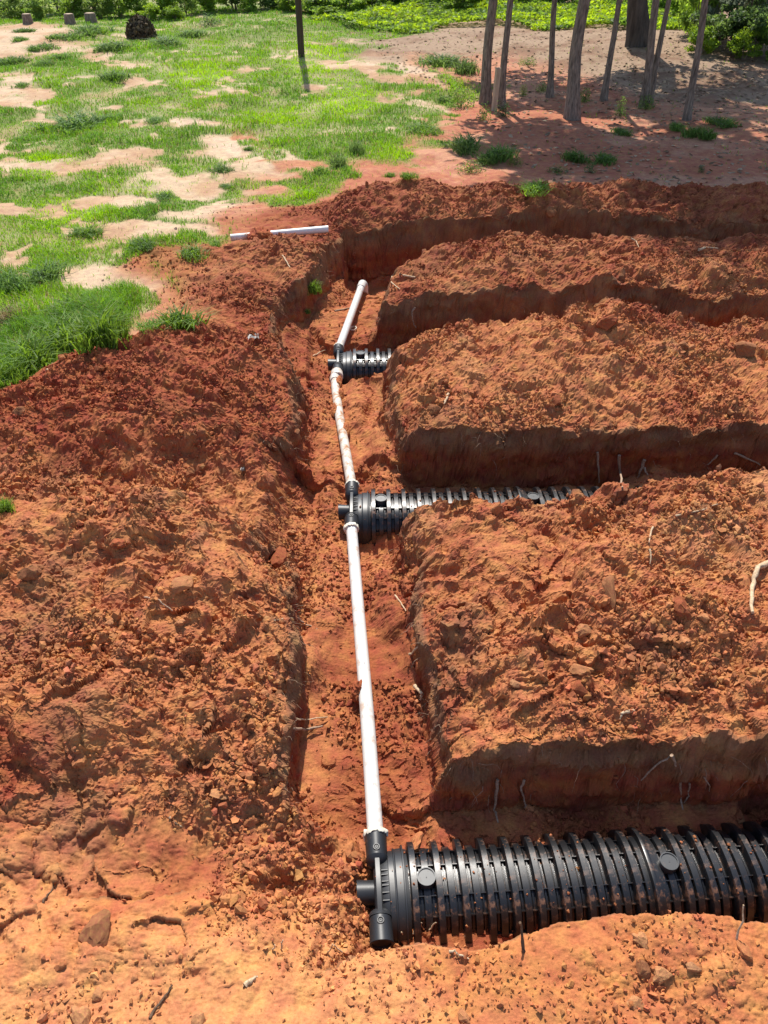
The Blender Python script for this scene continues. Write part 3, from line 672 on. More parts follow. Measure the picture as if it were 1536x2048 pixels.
def finish(bm, name, mat, bevel=0.0, smooth_angle=40):
    bmesh.ops.recalc_face_normals(bm, faces=bm.faces[:])
    if bevel: bmesh.ops.bevel(bm, geom=[e for e in bm.edges if e.calc_face_angle(0) > R(35)], offset=bevel, segments=2, affect='EDGES', clamp_overlap=True)
    me = mesh_bm(name, bm)
    me.polygons.foreach_set('use_smooth', [True] * len(me.polygons))
    me.materials.append(mat)
    me.set_sharp_from_angle(angle=R(smooth_angle))
    return me
PITCHX = 0.1524; SEG = 1.524
bm = bmesh.new(); band(bm, [(0, -.030), (SEG, -.030)], n=30, inner=-.036); ME_SHELL = finish(bm, 'shell', M_BLACK)
bm = bmesh.new(); band(bm, [(-.025, -.032), (-.021, .034), (-.018, .041), (.018, .041), (.021, .034), (.025, -.032)], n=34, inner=-.034); ME_RIB = finish(bm, 'rib', M_BLACK, 0, 30)
bm = bmesh.new(); band(bm, [(-.024, -.032), (-.0225, -.002), (-.020, .002), (.020, .002), (.0225, -.002), (.024, -.032)], R(16), R(164), 28, inner=-.034); ME_PANEL = finish(bm, 'panel', M_BLACK, 0, 30)
bm = bmesh.new()
for sx in (-.036, .036): band(bm, [(sx - .0045, -.032), (sx - .0040, -.016), (sx + .0040, -.016), (sx + .0045, -.032)], R(20), R(160), 22, inner=-.034)
for th in (22, 52, 76, 104, 128, 158):
    y, z = arch(R(th), -.016); y2, z2 = arch(R(th + 1), -.016)
    box(bm, (0, y, z), (.104, .006, .030), Euler((math.atan2(z2 - z, y2 - y) + math.pi, 0, 0)).to_matrix())
ME_LATTICE = finish(bm, 'lattice', M_BLACK)
bm = bmesh.new(); tube(bm, (0, 0, .275), (0, 0, .336), .058, .058, n=40); tube(bm, (0, 0, .336), (0, 0, .343), .058, .058, .050, n=40); tube(bm, (0, 0, .343), (0, 0, .3435), .004, .003, n=8)
ME_CAPDISC = finish(bm, 'inspection_disc', M_DISC, .0015)
bm = bmesh.new()
for s in (-1, 1):
    box(bm, (SEG / 2, s * .300, .012), (SEG - .01, .05, .014))
    for k in range(20): box(bm, (SEG * (k + .5) / 20, s * .325, .020), (.012, .07, .028))
ME_FLANGE = finish(bm, 'base_flange', M_BLACK, .002)
bm = bmesh.new(); band(bm, [(-.030, 0), (-.028, .047), (-.014, .050), (0, .046), (.006, .030), (.030, .028), (.033, .012), (.060, .010), (.062, 0)], n=30); ME_JOINT = finish(bm, 'joint_collar', M_BLACK, 0, 30)
bm = bmesh.new()
for sx, a in ((-.02, 0), (.02, 1)): box(bm, (sx, 0, .305), (.004, .03, .012))
ME_TICK = finish(bm, 'tick', M_BLACK)
def end_cap_parts(root):
    """closed dome end with a spigot, two side collars and the strap between them; x runs into the row"""
    bm = bmesh.new()
    rings = []
    for x, sc in ((.022, .80), (.030, .86), (.060, .93), (.115, .965), (.118, .985), (.150, .99), (.152, 1.03), (.158, 1.035), (.164, 1.02), (.205, 1.03), (.207, 1.085), (.216, 1.09), (.219, 1.01), (.238, 1.0)):
        rings.append([bm.verts.new((x, *arch(math.pi * i / 32, 0, sc, sc))) for i in range(33)])
    for a, b in zip(rings, rings[1:]):
        for k in range(32): bm.faces.new((a[k], a[k + 1], b[k + 1], b[k]))
    bm.faces.new(rings[0])
    cap = link('end_cap', finish(bm, 'end_cap', M_BLACK_CAP, 0, 28), None, root)
    bm = bmesh.new(); tube(bm, (-.085, 0, .165), (.035, 0, .165), .080, .072, .066, 32); tube(bm, (-.03, 0, .165), (-.026, 0, .165), .066, n=32)
    link('spigot', finish(bm, 'spigot', M_BLACK_CAP, .002), None, cap)
    for s in (1, -1):
        bm = bmesh.new(); tube(bm, (.05, s * .335, .238), (.05, s * .185, .238), .072, .067, .057, 32)
        r = []; n = 32                                            # rounded inner end of the collar running down to the dome
        for k in range(7):
            a = k / 6 * R(80); c = Vector((.05, s * (.185 - .055 * math.sin(a)), .238 - .02 * math.sin(a))); rad = .067 * math.cos(a) ** .6 + .004
            r.append([bm.verts.new(c + Vector((math.cos(2 * math.pi * q / n), 0, math.sin(2 * math.pi * q / n))) * rad) for q in range(n)])
        for a, b in zip(r, r[1:]):
            for q in range(n): bm.faces.new((a[q], a[(q + 1) % n], b[(q + 1) % n], b[q]))
        bm.faces.new(r[-1]); box(bm, (.05, s * .24, .10), (.10, .12, .19)); 
        if s < 0: tube(bm, (.05, s * .326, .238), (.05, s * .322, .238), .055, n=24)
        link('side_collar', finish(bm, 'side_collar', M_BLACK_CAP, .002), None, cap)
        bm = bmesh.new(); tube(bm, (.05, s * .225, .302), (.05, s * .225, .312), .023, .021, .016, 24); tube(bm, (.05, s * .225, .303), (.05, s * .225, .3105), .0115, .010, .005, 16)
        link('screw_boss', finish(bm, 'screw_boss', M_BLACK_CAP, .001), None, cap)
    bm = bmesh.new(); prev = None
    for k in range(13):
        y = -.18 + .36 * k / 12; z = .288 + .020 * math.cos(y / .18 * math.pi / 2) ; w = .017
        q = [bm.verts.new((.05 - w, y, z - .02)), bm.verts.new((.05 + w, y, z - .02)), bm.verts.new((.05 + w * .8, y, z + .003)), bm.verts.new((.05 - w * .8, y, z + .003))]
        if prev:
            for e in range(4): bm.faces.new((prev[e], prev[(e + 1) % 4], q[(e + 1) % 4], q[e]))
        else: bm.faces.new(q)
        prev = q
    bm.faces.new(prev)
    link('strap', finish(bm, 'strap', M_BLACK_CAP, .002), None, cap)
    for y0 in (-.10, -.055, -.012, .012, .055, .085):
        bm = bmesh.new(); box(bm, (.092, y0, arch(math.acos(min(1, (abs(y0) / HW) ** (1 / PW))), 0, .95, .95)[1] + .002), (.042, .006, .012)); link('molded_tab', finish(bm, 'molded_tab', M_BLACK_CAP, .001), None, cap)
    for x0 in (-.03, -.012):
        bm = bmesh.new(); tube(bm, (x0, .004, .234), (x0, .004, .240), .007, n=12); link('rivet', finish(bm, 'rivet', M_DISC, .001), None, cap)
    for y0 in (-.12, .12):
        bm = bmesh.new(); tube(bm, (.135, y0, .255), (.135, y0, .272), .016, .016, .011, 16); link('round_boss', finish(bm, 'round_boss', M_BLACK_CAP, .001), None, cap)
def chamber_row(px, py, ang, nseg, first_full, label, base=-.655):
    x, y = up(px, py, base + .30)
    root = empty('leaching_chamber', (x - .05 * math.cos(ang), y - .05 * math.sin(ang), base), (0, 0, ang))
    tag(root, label, 'septic chamber', 'black chamber rows laid in the trenches')
    end_cap_parts(root)
    for s in range(nseg):
        x0 = .235 + s * SEG
        seg = link('chamber_section', ME_SHELL, None, root, (x0, 0, 0))
        if s: link('joint_collar', ME_JOINT, None, seg)
        for k in range(10):
            xc = PITCHX * (k + .22)
            if not (s and k == 0): link('rib', ME_RIB, None, seg, (xc, 0, 0))
            xm = xc + PITCHX / 2
            link('lattice', ME_LATTICE, None, seg, (xm, 0, 0)); link('panel', ME_PANEL, None, seg, (xm, 0, 0))
            if k == 0: link('inspection_disc', ME_CAPDISC, None, seg, (xm, 0, 0))
        link('base_flange', ME_FLANGE, None, seg)
    return root
CH1 = chamber_row(757, 1765, R(3.6), 3, True, 'nearest black ribbed leaching chamber row in the front trench')
CH2 = chamber_row(703, 1003, R(1.2), 4, True, 'second black chamber row half hidden behind the right bank')
CH3 = chamber_row(676, 711, R(1.5), 1, True, 'farthest short stretch of black chamber showing between two banks')
bpy.context.view_layer.update()
def ch_pt(ch, p): return ch.matrix_world @ Vector(p)

# soil fallen on the near rows
def chamber_crumbs(ch, x1, n, label):
    xs = RNG.uniform(.02, x1, n); th = np.clip(RNG.normal(math.pi / 2, .42, n), .5, 2.64); base = []
    for a, b in zip(xs, th):
        k = ((a - .235) / PITCHX - .22) % 1.0; on = .041 if (k < .13 or k > .87) else (.002 if .34 < k < .66 else -.028)
        if a < .235: on = 0.0
        y, z = arch(b, on); base.append((a, y, z + .004))
    sz = .003 + .010 * RNG.random(n) ** 4
    V = np.einsum('nij,nkj->nki', rand_rot(n), I1V[None] * (1 + .3 * RNG.normal(size=(n, len(I1V), 1)).clip(-1.5, 1.5))) * sz[:, None, None] + np.array(base)[:, None, :]
    F = I1F[None] + (np.arange(n) * len(I1V))[:, None, None]; c = np.array([[.36, .14, .06]]) * (.7 + .6 * RNG.random((n, 1)))
    o = link('fallen_soil_crumbs', mesh_np('fallen_soil_crumbs', V.reshape(-1, 3), F.reshape(-1, 3), False, np.repeat(c, len(I1V), 0)), M_CLOD)
    o.matrix_world = ch.matrix_world; tag(o, label, 'soil crumbs', kind='stuff')
chamber_crumbs(CH1, 2.9, 170, 'soil crumbs fallen on the nearest black chamber row')
chamber_crumbs(CH2, 2.0, 60, 'soil crumbs fallen on the second black chamber row')

# ------------------------------------------------------------------ white pipes
def pipe_mesh(pts, r, name, mat, ri=None, n=24, seg=12):
    """tube along a polyline smoothed by Catmull-Rom"""
    P4 = [Vector(p) for p in pts]; path = []
    ext = [P4[0] * 2 - P4[1]] + P4 + [P4[-1] * 2 - P4[-2]]
    for a, b, c, d in zip(ext, ext[1:], ext[2:], ext[3:]):
        for k in range(seg):
            t = k / seg
            path.append(0.5 * ((2 * b) + (c - a) * t + (2 * a - 5 * b + 4 * c - d) * t * t + (3 * b - a - 3 * c + d) * t ** 3))
    path.append(P4[-1])
    bm = bmesh.new(); rows = []; rin = []
    for k, p in enumerate(path):
        ax = (path[min(k + 1, len(path) - 1)] - path[max(k - 1, 0)]).normalized()
        e1 = ax.cross(Vector((0, 0, 1))).normalized(); e2 = ax.cross(e1)
        rows.append([bm.verts.new(p + (e1 * math.cos(2 * math.pi * q / n) + e2 * math.sin(2 * math.pi * q / n)) * r) for q in range(n)])
    for a, b in zip(rows, rows[1:]):
        for q in range(n): bm.faces.new((a[q], a[(q + 1) % n], b[(q + 1) % n], b[q]))
    if ri:
        for side, k in ((rows[0], 0), (rows[-1], -1)):
            p = path[k]; ax = (path[1] - path[0]).normalized() if k == 0 else (path[-1] - path[-2]).normalized()
            inn = [bm.verts.new(p + (v.co - p) * (ri / r)) for v in side]; deep = [bm.verts.new(v.co + ax * (.25 if k == 0 else -.25)) for v in inn]
            for q in range(n):
                bm.faces.new((side[q], side[(q + 1) % n], inn[(q + 1) % n], inn[q])); bm.faces.new((inn[q], inn[(q + 1) % n], deep[(q + 1) % n], deep[q]))
    else:
        bm.faces.new(rows[0]); bm.faces.new(rows[-1])
    return finish(bm, name, mat, 0, 50), path
def ring_mesh(c, ax, r0, r1, w, name, mat, wob=0.0, n=40, seed=0):
    """lumpy collar round a pipe"""
    c = Vector(c); ax = Vector(ax).normalized(); e1 = ax.orthogonal().normalized(); e2 = ax.cross(e1); bm = bmesh.new(); rows = []
    rr = random.Random(seed)
    for k in range(n):
        a = 2 * math.pi * k / n; dr = e1 * math.cos(a) + e2 * math.sin(a); w1 = w * (1 + wob * rr.uniform(-1, 1)); ro = r1 * (1 + .35 * wob * rr.uniform(-.5, .5)); sh = wob * w * rr.uniform(-.3, .3)
        rows.append([bm.verts.new(c + dr * q + ax * (h + sh)) for q, h in ((r0, -w1 / 2), (ro * .97, -w1 / 2), (ro, -w1 * .25), (ro, w1 * .25), (ro * .95, w1 / 2), (r0, w1 / 2))])
    for k in range(n):
        a, b = rows[k], rows[(k + 1) % n]
        for q in range(6): bm.faces.new((a[q], a[(q + 1) % 6], b[(q + 1) % 6], b[q]))
    return finish(bm, name, mat, 0, 60)
PR = .0535
def print_marks(path, name, parent, f0, f1, cnt, r=PR, seed=1):
    """faded line of grey stencil print along the top of a pipe: short dashes"""
    rr = random.Random(seed); bm = bmesh.new(); L = len(path) - 1
    for k in range(cnt):
        f = (f0 + (f1 - f0) * (k + rr.random() * .5) / cnt) * L; i = min(int(f), L - 1); p = path[i].lerp(path[i + 1], f - i); ax = (path[i + 1] - path[i]).normalized()
        side = ax.cross(Vector((0, 0, 1))).normalized(); upv = side.cross(ax)
        a = rr.uniform(-.12, .12) + .12; nrm = upv * math.cos(a) + side * math.sin(a); tg = ax.cross(nrm)
        c = p + nrm * (r + .0006); l = rr.uniform(.004, .014); w = rr.uniform(.0015, .004)
        vs = [bm.verts.new(c + ax * (l * i1) + tg * (w * i2)) for i1, i2 in ((-1, -1), (1, -1), (1, 1), (-1, 1))]; bm.faces.new(vs)
    me = mesh_bm(name, bm); me.materials.append(M_INK); return link(name, me, None, parent)
def pipe_thing(pts, label, mat, name='white_pipe', r=PR, ri=None, marks=None):
    root = empty(name, pts[0]); tag(root, label, 'pipe')
    o0 = Vector(pts[0]); me, path = pipe_mesh([Vector(p) - o0 for p in pts], r, 'pipe_body', mat, ri)
    link('pipe_body', me, None, root)
    if marks: print_marks(path, 'print_line', root, *marks, r=r)
    return root, path
a1 = ch_pt(CH1, (.05, .30, .238)); b1 = ch_pt(CH2, (.05, -.30, .238))
p1, path1 = pipe_thing([a1, a1.lerp(b1, .33) + Vector((.008, 0, -.005)), a1.lerp(b1, .66) + Vector((.004, 0, -.012)), b1], 'longest white pipe from the nearest chamber to the second row', M_PVC, marks=(.10, .8, 46))
ax1 = (b1 - a1).normalized()
link('sealant_ring', ring_mesh(ch_pt(CH1, (.05, .345, .238)) - a1, ax1, .05, .081, .032, 'sealant_ring', M_SEAL, .5, seed=3), None, p1)
link('sealant_ring', ring_mesh(ch_pt(CH2, (.05, -.345, .238)) - a1, ax1, .05, .074, .042, 'sealant_ring', M_SEAL, .25, seed=4), None, p1)
a2 = ch_pt(CH2, (.05, .30, .238)); b2 = ch_pt(CH3, (.05, -.30, .238))
p2, path2 = pipe_thing([a2, a2.lerp(b2, .3) + Vector((-.02, 0, -.01)), a2.lerp(b2, .6) + Vector((-.045, 0, -.02)), a2.lerp(b2, .86) + Vector((-.05, 0, 0)), b2 + Vector((-.005, -.06, .0)), b2], 'mud stained white pipe between the second and third rows', M_PVC_DIRTY)
link('sealant_ring', ring_mesh(ch_pt(CH2, (.05, .345, .238)) - a2, (b2 - a2).normalized(), .05, .075, .026, 'sealant_ring', M_SEAL, .35, seed=5), None, p2)
link('coupling', ring_mesh(ch_pt(CH3, (.05, -.40, .238)) - a2 + Vector((-.006, 0, 0)), (b2 - a2).normalized(), .05, .075, .13, 'coupling', M_PVC_DIRTY, .1, seed=6), None, p2)
link('coupling', ring_mesh(ch_pt(CH3, (.05, -.52, .238)) - a2 + Vector((-.03, 0, 0)), (b2 - a2).normalized(), .05, .066, .10, 'coupling', M_PVC_DIRTY, .1, seed=7), None, p2)
a3 = ch_pt(CH3, (.05, .30, .238)); ex, ey = up(724, 566, -.30); b3 = Vector((ex, ey, -.33))
p3, path3 = pipe_thing([a3, a3.lerp(b3, .4), a3.lerp(b3, .8), b3], 'farthest white pipe slanting right up to an elbow', M_PVC, marks=(.55, .8, 26))
link('sealant_ring', ring_mesh(ch_pt(CH3, (.05, .345, .238)) - a3, (b3 - a3).normalized(), .05, .074, .026, 'sealant_ring', M_SEAL, .3, seed=8), None, p3)
dr3 = (b3 - a3).normalized(); q3 = b3 - a3
me, _ = pipe_mesh([q3 - dr3 * .12, q3, q3 + dr3 * .05 + Vector((0, 0, -.008)), q3 + dr3 * .10 + Vector((.01, 0, -.05)), q3 + dr3 * .115 + Vector((.012, 0, -.11)), q3 + dr3 * .118 + Vector((.013, 0, -.22))], .063, 'elbow', M_PVC)
link('elbow', me, None, p3)
# loose pipe on the left bank
la = Vector((*up(462, 478, .10), 0)); lb = Vector((*up(657, 463, .16), 0))
la.z = .12; lb.z = .20
p4, path4 = pipe_thing([la, la.lerp(lb, .5), lb], 'loose white pipe lying on the left bank, its middle under dirt', M_PVC, ri=.048)
# heap of soil over the loose pipe and over the long pipe
def soil_heap(x, y, z, sx, sy, sz, label, seed, tone=(.30, .085, .035)):
    V, F = ico(4); s = seed
    k = 1 + .25 * vn3(V[:, 0] * 1.5 + s, V[:, 1] * 1.5, V[:, 2] * 1.5, s) + .22 * np.abs(vn3(V[:, 0] * 4 + s, V[:, 1] * 4, V[:, 2] * 4, s + 1)) + .14 * np.abs(vn3(V[:, 0] * 9 + s, V[:, 1] * 9, V[:, 2] * 9, s + 2))
    V = V * k[:, None] * np.array([sx, sy, sz]); c = np.array(tone)[None] * (1 + .25 * vn3(V[:, 0] * 20, V[:, 1] * 20, V[:, 2] * 20, s + 3))[:, None]
    o = link('soil_heap', mesh_np('soil_heap', V, F, False, c), M_CLOD, None, (x, y, z)); return tag(o, label, 'soil')
pm = la.lerp(lb, .31)
soil_heap(pm.x, pm.y - .06, .13, .17, .2, .15, 'red soil heaped over the middle of the loose pipe', 501)
q = path1[int(len(path1) * .385)] + a1; soil_heap(q.x - .052, q.y, q.z - .02, .05, .085, .075, 'red soil lump leaning on the long white pipe', 510)
for k, (f, dx) in enumerate(((.30, .045), (.42, -.05), (.52, .05), (.62, .045))):
    i = int((len(path2) - 1) * f); q = path2[i] + a2
    soil_heap(q.x + dx, q.y, q.z + .0, .035, .11, .055, ['soil on the right side of the muddy pipe, nearest lump', 'soil on the left side of the muddy pipe', 'soil lump midway along the muddy pipe', 'soil lump on the muddy pipe nearest the third row'][k], 520 + k, (.36, .125, .05))
# small litter
x, y, z, t = hit(707, 661)
bm = bmesh.new(); tube(bm, (0, 0, 0), (0, 0, .022), .05, .05, .038, 28)
tag(link('pipe_ring', finish(bm, 'pipe_ring', M_SEAL, .002), None, None, (x, y, z + .015), (R(8), R(-5), 0)), 'cream plastic ring lying on the trench floor by the far pipe', 'ring')
def scrap(px, py, w, label):
    x, y, z, t = hit(px, py); bm = bmesh.new(); s = w * t / FOC
    vs = [[bm.verts.new(((i / 5 - .5) * s * (1 + .25 * math.sin(3 * j)), (j / 4 - .5) * s * .7 * (1 + .3 * math.cos(2 * i)), .025 * math.sin(i * 2.1 + j * 1.3) + .02)) for i in range(6)] for j in range(5)]
    for j in range(4):
        for i in range(5): bm.faces.new((vs[j][i], vs[j][i + 1], vs[j + 1][i + 1], vs[j + 1][i]))
    bmesh.ops.solidify(bm, geom=bm.faces[:], thickness=.003)
    tag(link('plastic_scrap', finish(bm, 'plastic_scrap', M_PAPER), None, None, (x, y, z + .01), (0, 0, .3)), label, 'scrap')
scrap(507, 681, 22, 'crumpled white scrap on the left bank above the muddy pipe')
scrap(486, 946, 8, 'tiny white scrap on the slope left of the second row')

# ------------------------------------------------------------------ roots and sticks
def stick(pts, r0, r1, mat, label, cat, name, group=None, n=7):
    o0 = Vector(pts[0]); bm = bmesh.new(); P4 = [Vector(p) - o0 for p in pts]; rows = []
    for k, p in enumerate(P4):
        ax = (P4[min(k + 1, len(P4) - 1)] - P4[max(k - 1, 0)]).normalized(); e1 = ax.orthogonal().normalized(); e2 = ax.cross(e1)
        rad = (r0 + (r1 - r0) * k / (len(P4) - 1)) * random.uniform(.85, 1.15)
        rows.append([bm.verts.new(p + (e1 * math.cos(6.2832 * q / n) + e2 * math.sin(6.2832 * q / n)) * rad) for q in range(n)])
    for a, b in zip(rows, rows[1:]):
        for q in range(n): bm.faces.new((a[q], a[(q + 1) % n], b[(q + 1) % n], b[q]))
    bm.faces.new(rows[0][::-1]); bm.faces.new(rows[-1])
    o = link(name, finish(bm, name, mat, 0, 60), None, None, o0)
    return tag(o, label, cat, group)
def px_stick(pl, wpx, lift, mat, label, cat='root', name='root', group=None, sub=4):
    """a stick through photo pixels, each point lying a little above the ground that is seen there"""
    raw = []
    for k, (px, py) in enumerate(pl):
        uu = (px - 768) / FOC; v = (py - 1024) / FOC
        x, y, z, t = hit(px, py); t -= lift if not isinstance(lift, (list, tuple)) else lift[k]
        raw.append(Vector((uu * t, (CP - v * SP) * t, CAM_H + (-SP - v * CP) * t)))
    t0 = max(1, raw[0].length); pts = []
    for a, b in zip(raw, raw[1:]):
        for k in range(sub): pts.append(a.lerp(b, k / sub) + Vector([random.gauss(0, .0035) for _ in range(3)]))
    pts.append(raw[-1]); r = wpx * .5 * (raw[0] - Vector((0, 0, CAM_H))).length / FOC
    return stick(pts, r, r * .45, mat, label, cat, name, group)
def up_stick(px, py, tipx, tipy, h, wpx, mat, label, cat='stick', name='stick'):
    """a stick standing in the ground at a pixel, its tip above at height h"""
    x, y, z, t = hit(px, py); tx, ty = up(tipx, tipy, z + h)
    b = Vector((x, y, z - .02)); e = Vector((tx, ty, z + h)); pts = [b.lerp(e, k / 6) + Vector([random.gauss(0, .004) if 0 < k < 6 else 0 for _ in range(3)]) for k in range(7)]
    return stick(pts, wpx * .5 * t / FOC, wpx * .3 * t / FOC, mat, label, cat, name)
px_stick([(1538, 1125), (1515, 1135), (1506, 1165), (1503, 1195), (1505, 1225)], 11, [.03, .05, .05, .05, .03], M_STICK, 'thick pale forked root at the right edge of the right bank')
px_stick([(1340, 1512), (1310, 1530), (1285, 1560), (1250, 1590)], 4, .03, M_ROOT, 'long thin root slanting down the shaded face of the right bank')
px_stick([(1342, 1510), (1352, 1530), (1365, 1555)], 6, .03, M_ROOT, 'short thick root beside the long slanting root')
px_stick([(995, 1560), (992, 1590), (990, 1620), (996, 1645)], 7, [.02, .04, .05, .04], M_ROOT, 'root hanging down the shaded wall near the left corner')
px_stick([(1048, 1560), (1042, 1580), (1048, 1600), (1050, 1615)], 5, .03, M_ROOT, 'curled root right of the hanging root on the shaded wall')
px_stick([(1362, 1562), (1360, 1595), (1366, 1620)], 5, .03, M_ROOT, 'root hanging low on the shaded wall right of middle')
px_stick([(1380, 1568), (1376, 1592), (1368, 1606)], 4, .03, M_ROOT, 'thin root close to the low hanging root')
px_stick([(1410, 1555), (1425, 1590)], 3, .03, M_ROOT, 'short straight rootlet near the right end of shaded wall')
px_stick([(1268, 1420), (1245, 1425), (1240, 1438)], 7, .02, M_STICK, 'pale bent root stub at the lip of the right bank')
px_stick([(1300, 1098), (1300, 1128)], 4, .03, M_STICK, 'short upright straw on top of the right bank')
px_stick([(1305, 1055), (1298, 1085)], 4, .03, M_STICK, 'thin straw above the short upright straw')
px_stick([(1350, 1032), (1400, 1022), (1435, 1008)], 4, .03, M_STICK, 'thin pale root curving over the crest of the right bank')
px_stick([(585, 1438), (610, 1440), (655, 1434)], 4, [.02, .06, .05], M_STICK, 'thin straight root sticking out of the left trench wall')
px_stick([(575, 1455), (610, 1460), (645, 1452)], 8, [.0, .06, .05], M_ROOT, 'thick root under the thin one in the left trench wall')
px_stick([(548, 1240), (588, 1236)], 4, .03, M_STICK, 'short root at the lip of the left bank')
px_stick([(595, 1235), (610, 1248), (635, 1258)], 5, .02, M_ROOT, 'dark root crossing the trench floor left of the pipe')
px_stick([(820, 1310), (835, 1295), (845, 1275)], 5, .04, M_STICK, 'small root standing at the right lip of the main trench')
px_stick([(828, 1372), (845, 1388), (840, 1400)], 8, .04, M_STICK, 'pale root knot at the right lip of the main trench')
px_stick([(790, 1190), (805, 1210), (812, 1222)], 4, .03, M_STICK, 'rootlet high on the right lip of the main trench')
px_stick([(1195, 905), (1197, 940), (1198, 965)], 5, .04, M_ROOT, 'root hanging in shade behind the second row, left one')
px_stick([(1238, 910), (1240, 945), (1245, 975)], 6, .04, M_ROOT, 'root hanging in shade behind the second row, middle one')
px_stick([(1288, 920), (1283, 940), (1275, 955)], 7, .04, M_ROOT, 'forked root in shade behind the second row')
px_stick([(1288, 935), (1296, 950)], 5, .04, M_ROOT, 'short prong beside the forked root behind the second row')
px_stick([(1470, 905), (1500, 920), (1520, 930)], 5, .04, M_ROOT, 'pale root in the shaded wall at the far right of row two')
px_stick([(1435, 910), (1415, 930)], 4, .04, M_ROOT, 'thin root left of the pale root at the far right')
px_stick([(897, 788), (892, 800), (888, 808)], 6, .03, M_STICK, 'pale root stub on the middle bank near its left end')
px_stick([(830, 555), (800, 548), (785, 550), (782, 565), (800, 578)], 4, [.02, .05, .08, .08, .03], M_STICK, 'looped root at the left end of the narrow bank')
px_stick([(830, 615), (824, 625), (826, 645), (832, 655)], 4, .04, M_ROOT, 'thin root on the face of the narrow bank')
px_stick([(670, 622), (700, 616), (722, 626)], 4, [.02, .03, .02], M_ROOT, 'root lying across the far white pipe')
px_stick([(626, 712), (640, 705), (652, 700)], 3, .03, M_STICK, 'rootlet left of the third end cap')
px_stick([(565, 512), (572, 522), (580, 535)], 4, .03, M_STICK, 'straw on the bank under the loose pipe')
px_stick([(1398, 500), (1412, 495), (1436, 497)], 5, .05, M_STICK, 'pale root on the crest of the narrow bank, right side')
px_stick([(1262, 476), (1272, 482), (1278, 495)], 3, .04, M_STICK, 'thin root on the face of the farthest bank')
px_stick([(95, 742), (108, 722), (125, 706), (150, 696)], 5, [.03, .06, .05, .03], M_STICK, 'pale root along the edge of the lush grass')
px_stick([(290, 1195), (318, 1200), (345, 1222)], 4, .03, M_ROOT, 'thin root curving in the hollow of the left bank')
px_stick([(338, 1632), (350, 1645), (366, 1655)], 5, .02, M_STICK, 'small stick on the slope below the left bank')
px_stick([(300, 2034), (325, 2000), (345, 1970)], 6, .015, M_DARKSTICK, 'thin brown stick lying in the left foreground')
px_stick([(85, 1805), (100, 1785), (112, 1765)], 4, .015, M_DARKSTICK, 'short twig at the left edge of the foreground slope')
px_stick([(490, 1972), (500, 1962), (514, 1953)], 11, .012, M_STICK, 'stubby grey bark chip in the foreground')
px_stick([(900, 1902), (918, 1908), (938, 1918)], 5, .03, M_STICK, 'curved yellow straw on the foreground bank')
up_stick(1050, 1905, 1040, 1845, .16, 8, M_DARKSTICK, 'dark brown twig standing upright on the foreground bank')
up_stick(1475, 1888, 1487, 1810, .20, 5, M_STICK, 'long pale straw standing at the right of the foreground')
up_stick(1200, 1832, 1160, 1780, .13, 5, M_STICK, 'thin pale forked straw leaning over the near chamber')
up_stick(1290, 1818, 1278, 1798, .08, 5, M_STICK, 'short pale straw before the second inspection disc')
up_stick(1373, 1808, 1356, 1782, .09, 5, M_STICK, 'pale straw leaning left in front of the near chamber')
for k, (bx, by, tx, ty, h) in enumerate([(1450, 1830, 1465, 1800, .1), (1460, 1832, 1440, 1812, .09), (1470, 1830, 1485, 1790, .1), (1478, 1826, 1488, 1800, .09), (762, 1895, 742, 1878, .08), (768, 1888, 764, 1880, .06), (792, 1880, 788, 1862, .07), (812, 1878, 803, 1864, .07), (830, 1872, 828, 1862, .06), (850, 1868, 872, 1845, .1), (852, 1858, 835, 1840, .1), (882, 1862, 890, 1846, .07), (915, 1858, 912, 1850, .05), (935, 1858, 930, 1872, .03), (956, 1852, 960, 1845, .05), (655, 1912, 665, 1888, .08), (690, 1908, 668, 1890, .09), (560, 1900, 566, 1880, .07), (545, 1902, 550, 1890, .05)]):
    up_stick(bx, by, tx, ty, h, 4, M_STICK, 'straw', 'straw', 'straw')
ST = sorted([o for o in COL.objects if o.name.split('.')[0] == 'straw'], key=lambda o: o.location.x)
for o, nth in zip(ST, 'leftmost second third fourth fifth sixth seventh eighth ninth tenth eleventh twelfth thirteenth fourteenth fifteenth sixteenth seventeenth eighteenth rightmost'.split()):
    tag(o, f'{nth} of the short pale straws along the lip of the front trench' if nth.endswith('most') else f'{nth} from the left of short pale straws along the front trench lip', 'straw', 'straws along the lip of the front trench')

# fine torn rootlets hanging from the cut faces (too fine to count)
wall_ok = (inwall > .5) & (D > -.02) & (D < .2) & (P[..., 2] > -.42) & (P[..., 2] < .02) & (N1[..., 1] < .35) & (Y > 2.5) & (Y < 13) & (np.abs(X) < .6 * (Y + 3.4))
wi, wj = np.nonzero(wall_ok); pk = RNG.integers(0, len(wi), 380); VV = []; FF = []
for i, j in zip(wi[pk], wj[pk]):
    p = Vector(P[i, j]); nn = Vector(N1[i, j]); d = (nn * 1.1 + Vector(RNG.normal(size=3)) * .5).normalized(); L = .03 + .16 * RNG.random() ** 2; r = .0011 + .0016 * RNG.random()
    rows = []
    for k in range(6):
        rows.append(len(VV)); rr = r * (1 - .13 * k)
        for q in range(3): VV.append(tuple(p + Vector((math.cos(q * 2.094), math.sin(q * 2.094) * .5, math.sin(q * 2.094) * .8)) * rr))
        p = p + d * (L / 5); d = (d + Vector((0, 0, -.42)) + Vector(RNG.normal(size=3)) * .32).normalized()
    for a, b in zip(rows, rows[1:]):
        for q in range(3): FF.append((a + q, a + (q + 1) % 3, b + (q + 1) % 3, b + q))
me = mesh_np('fine_roots', np.array(VV), np.array(FF), True); me.materials.append(M_ROOT)
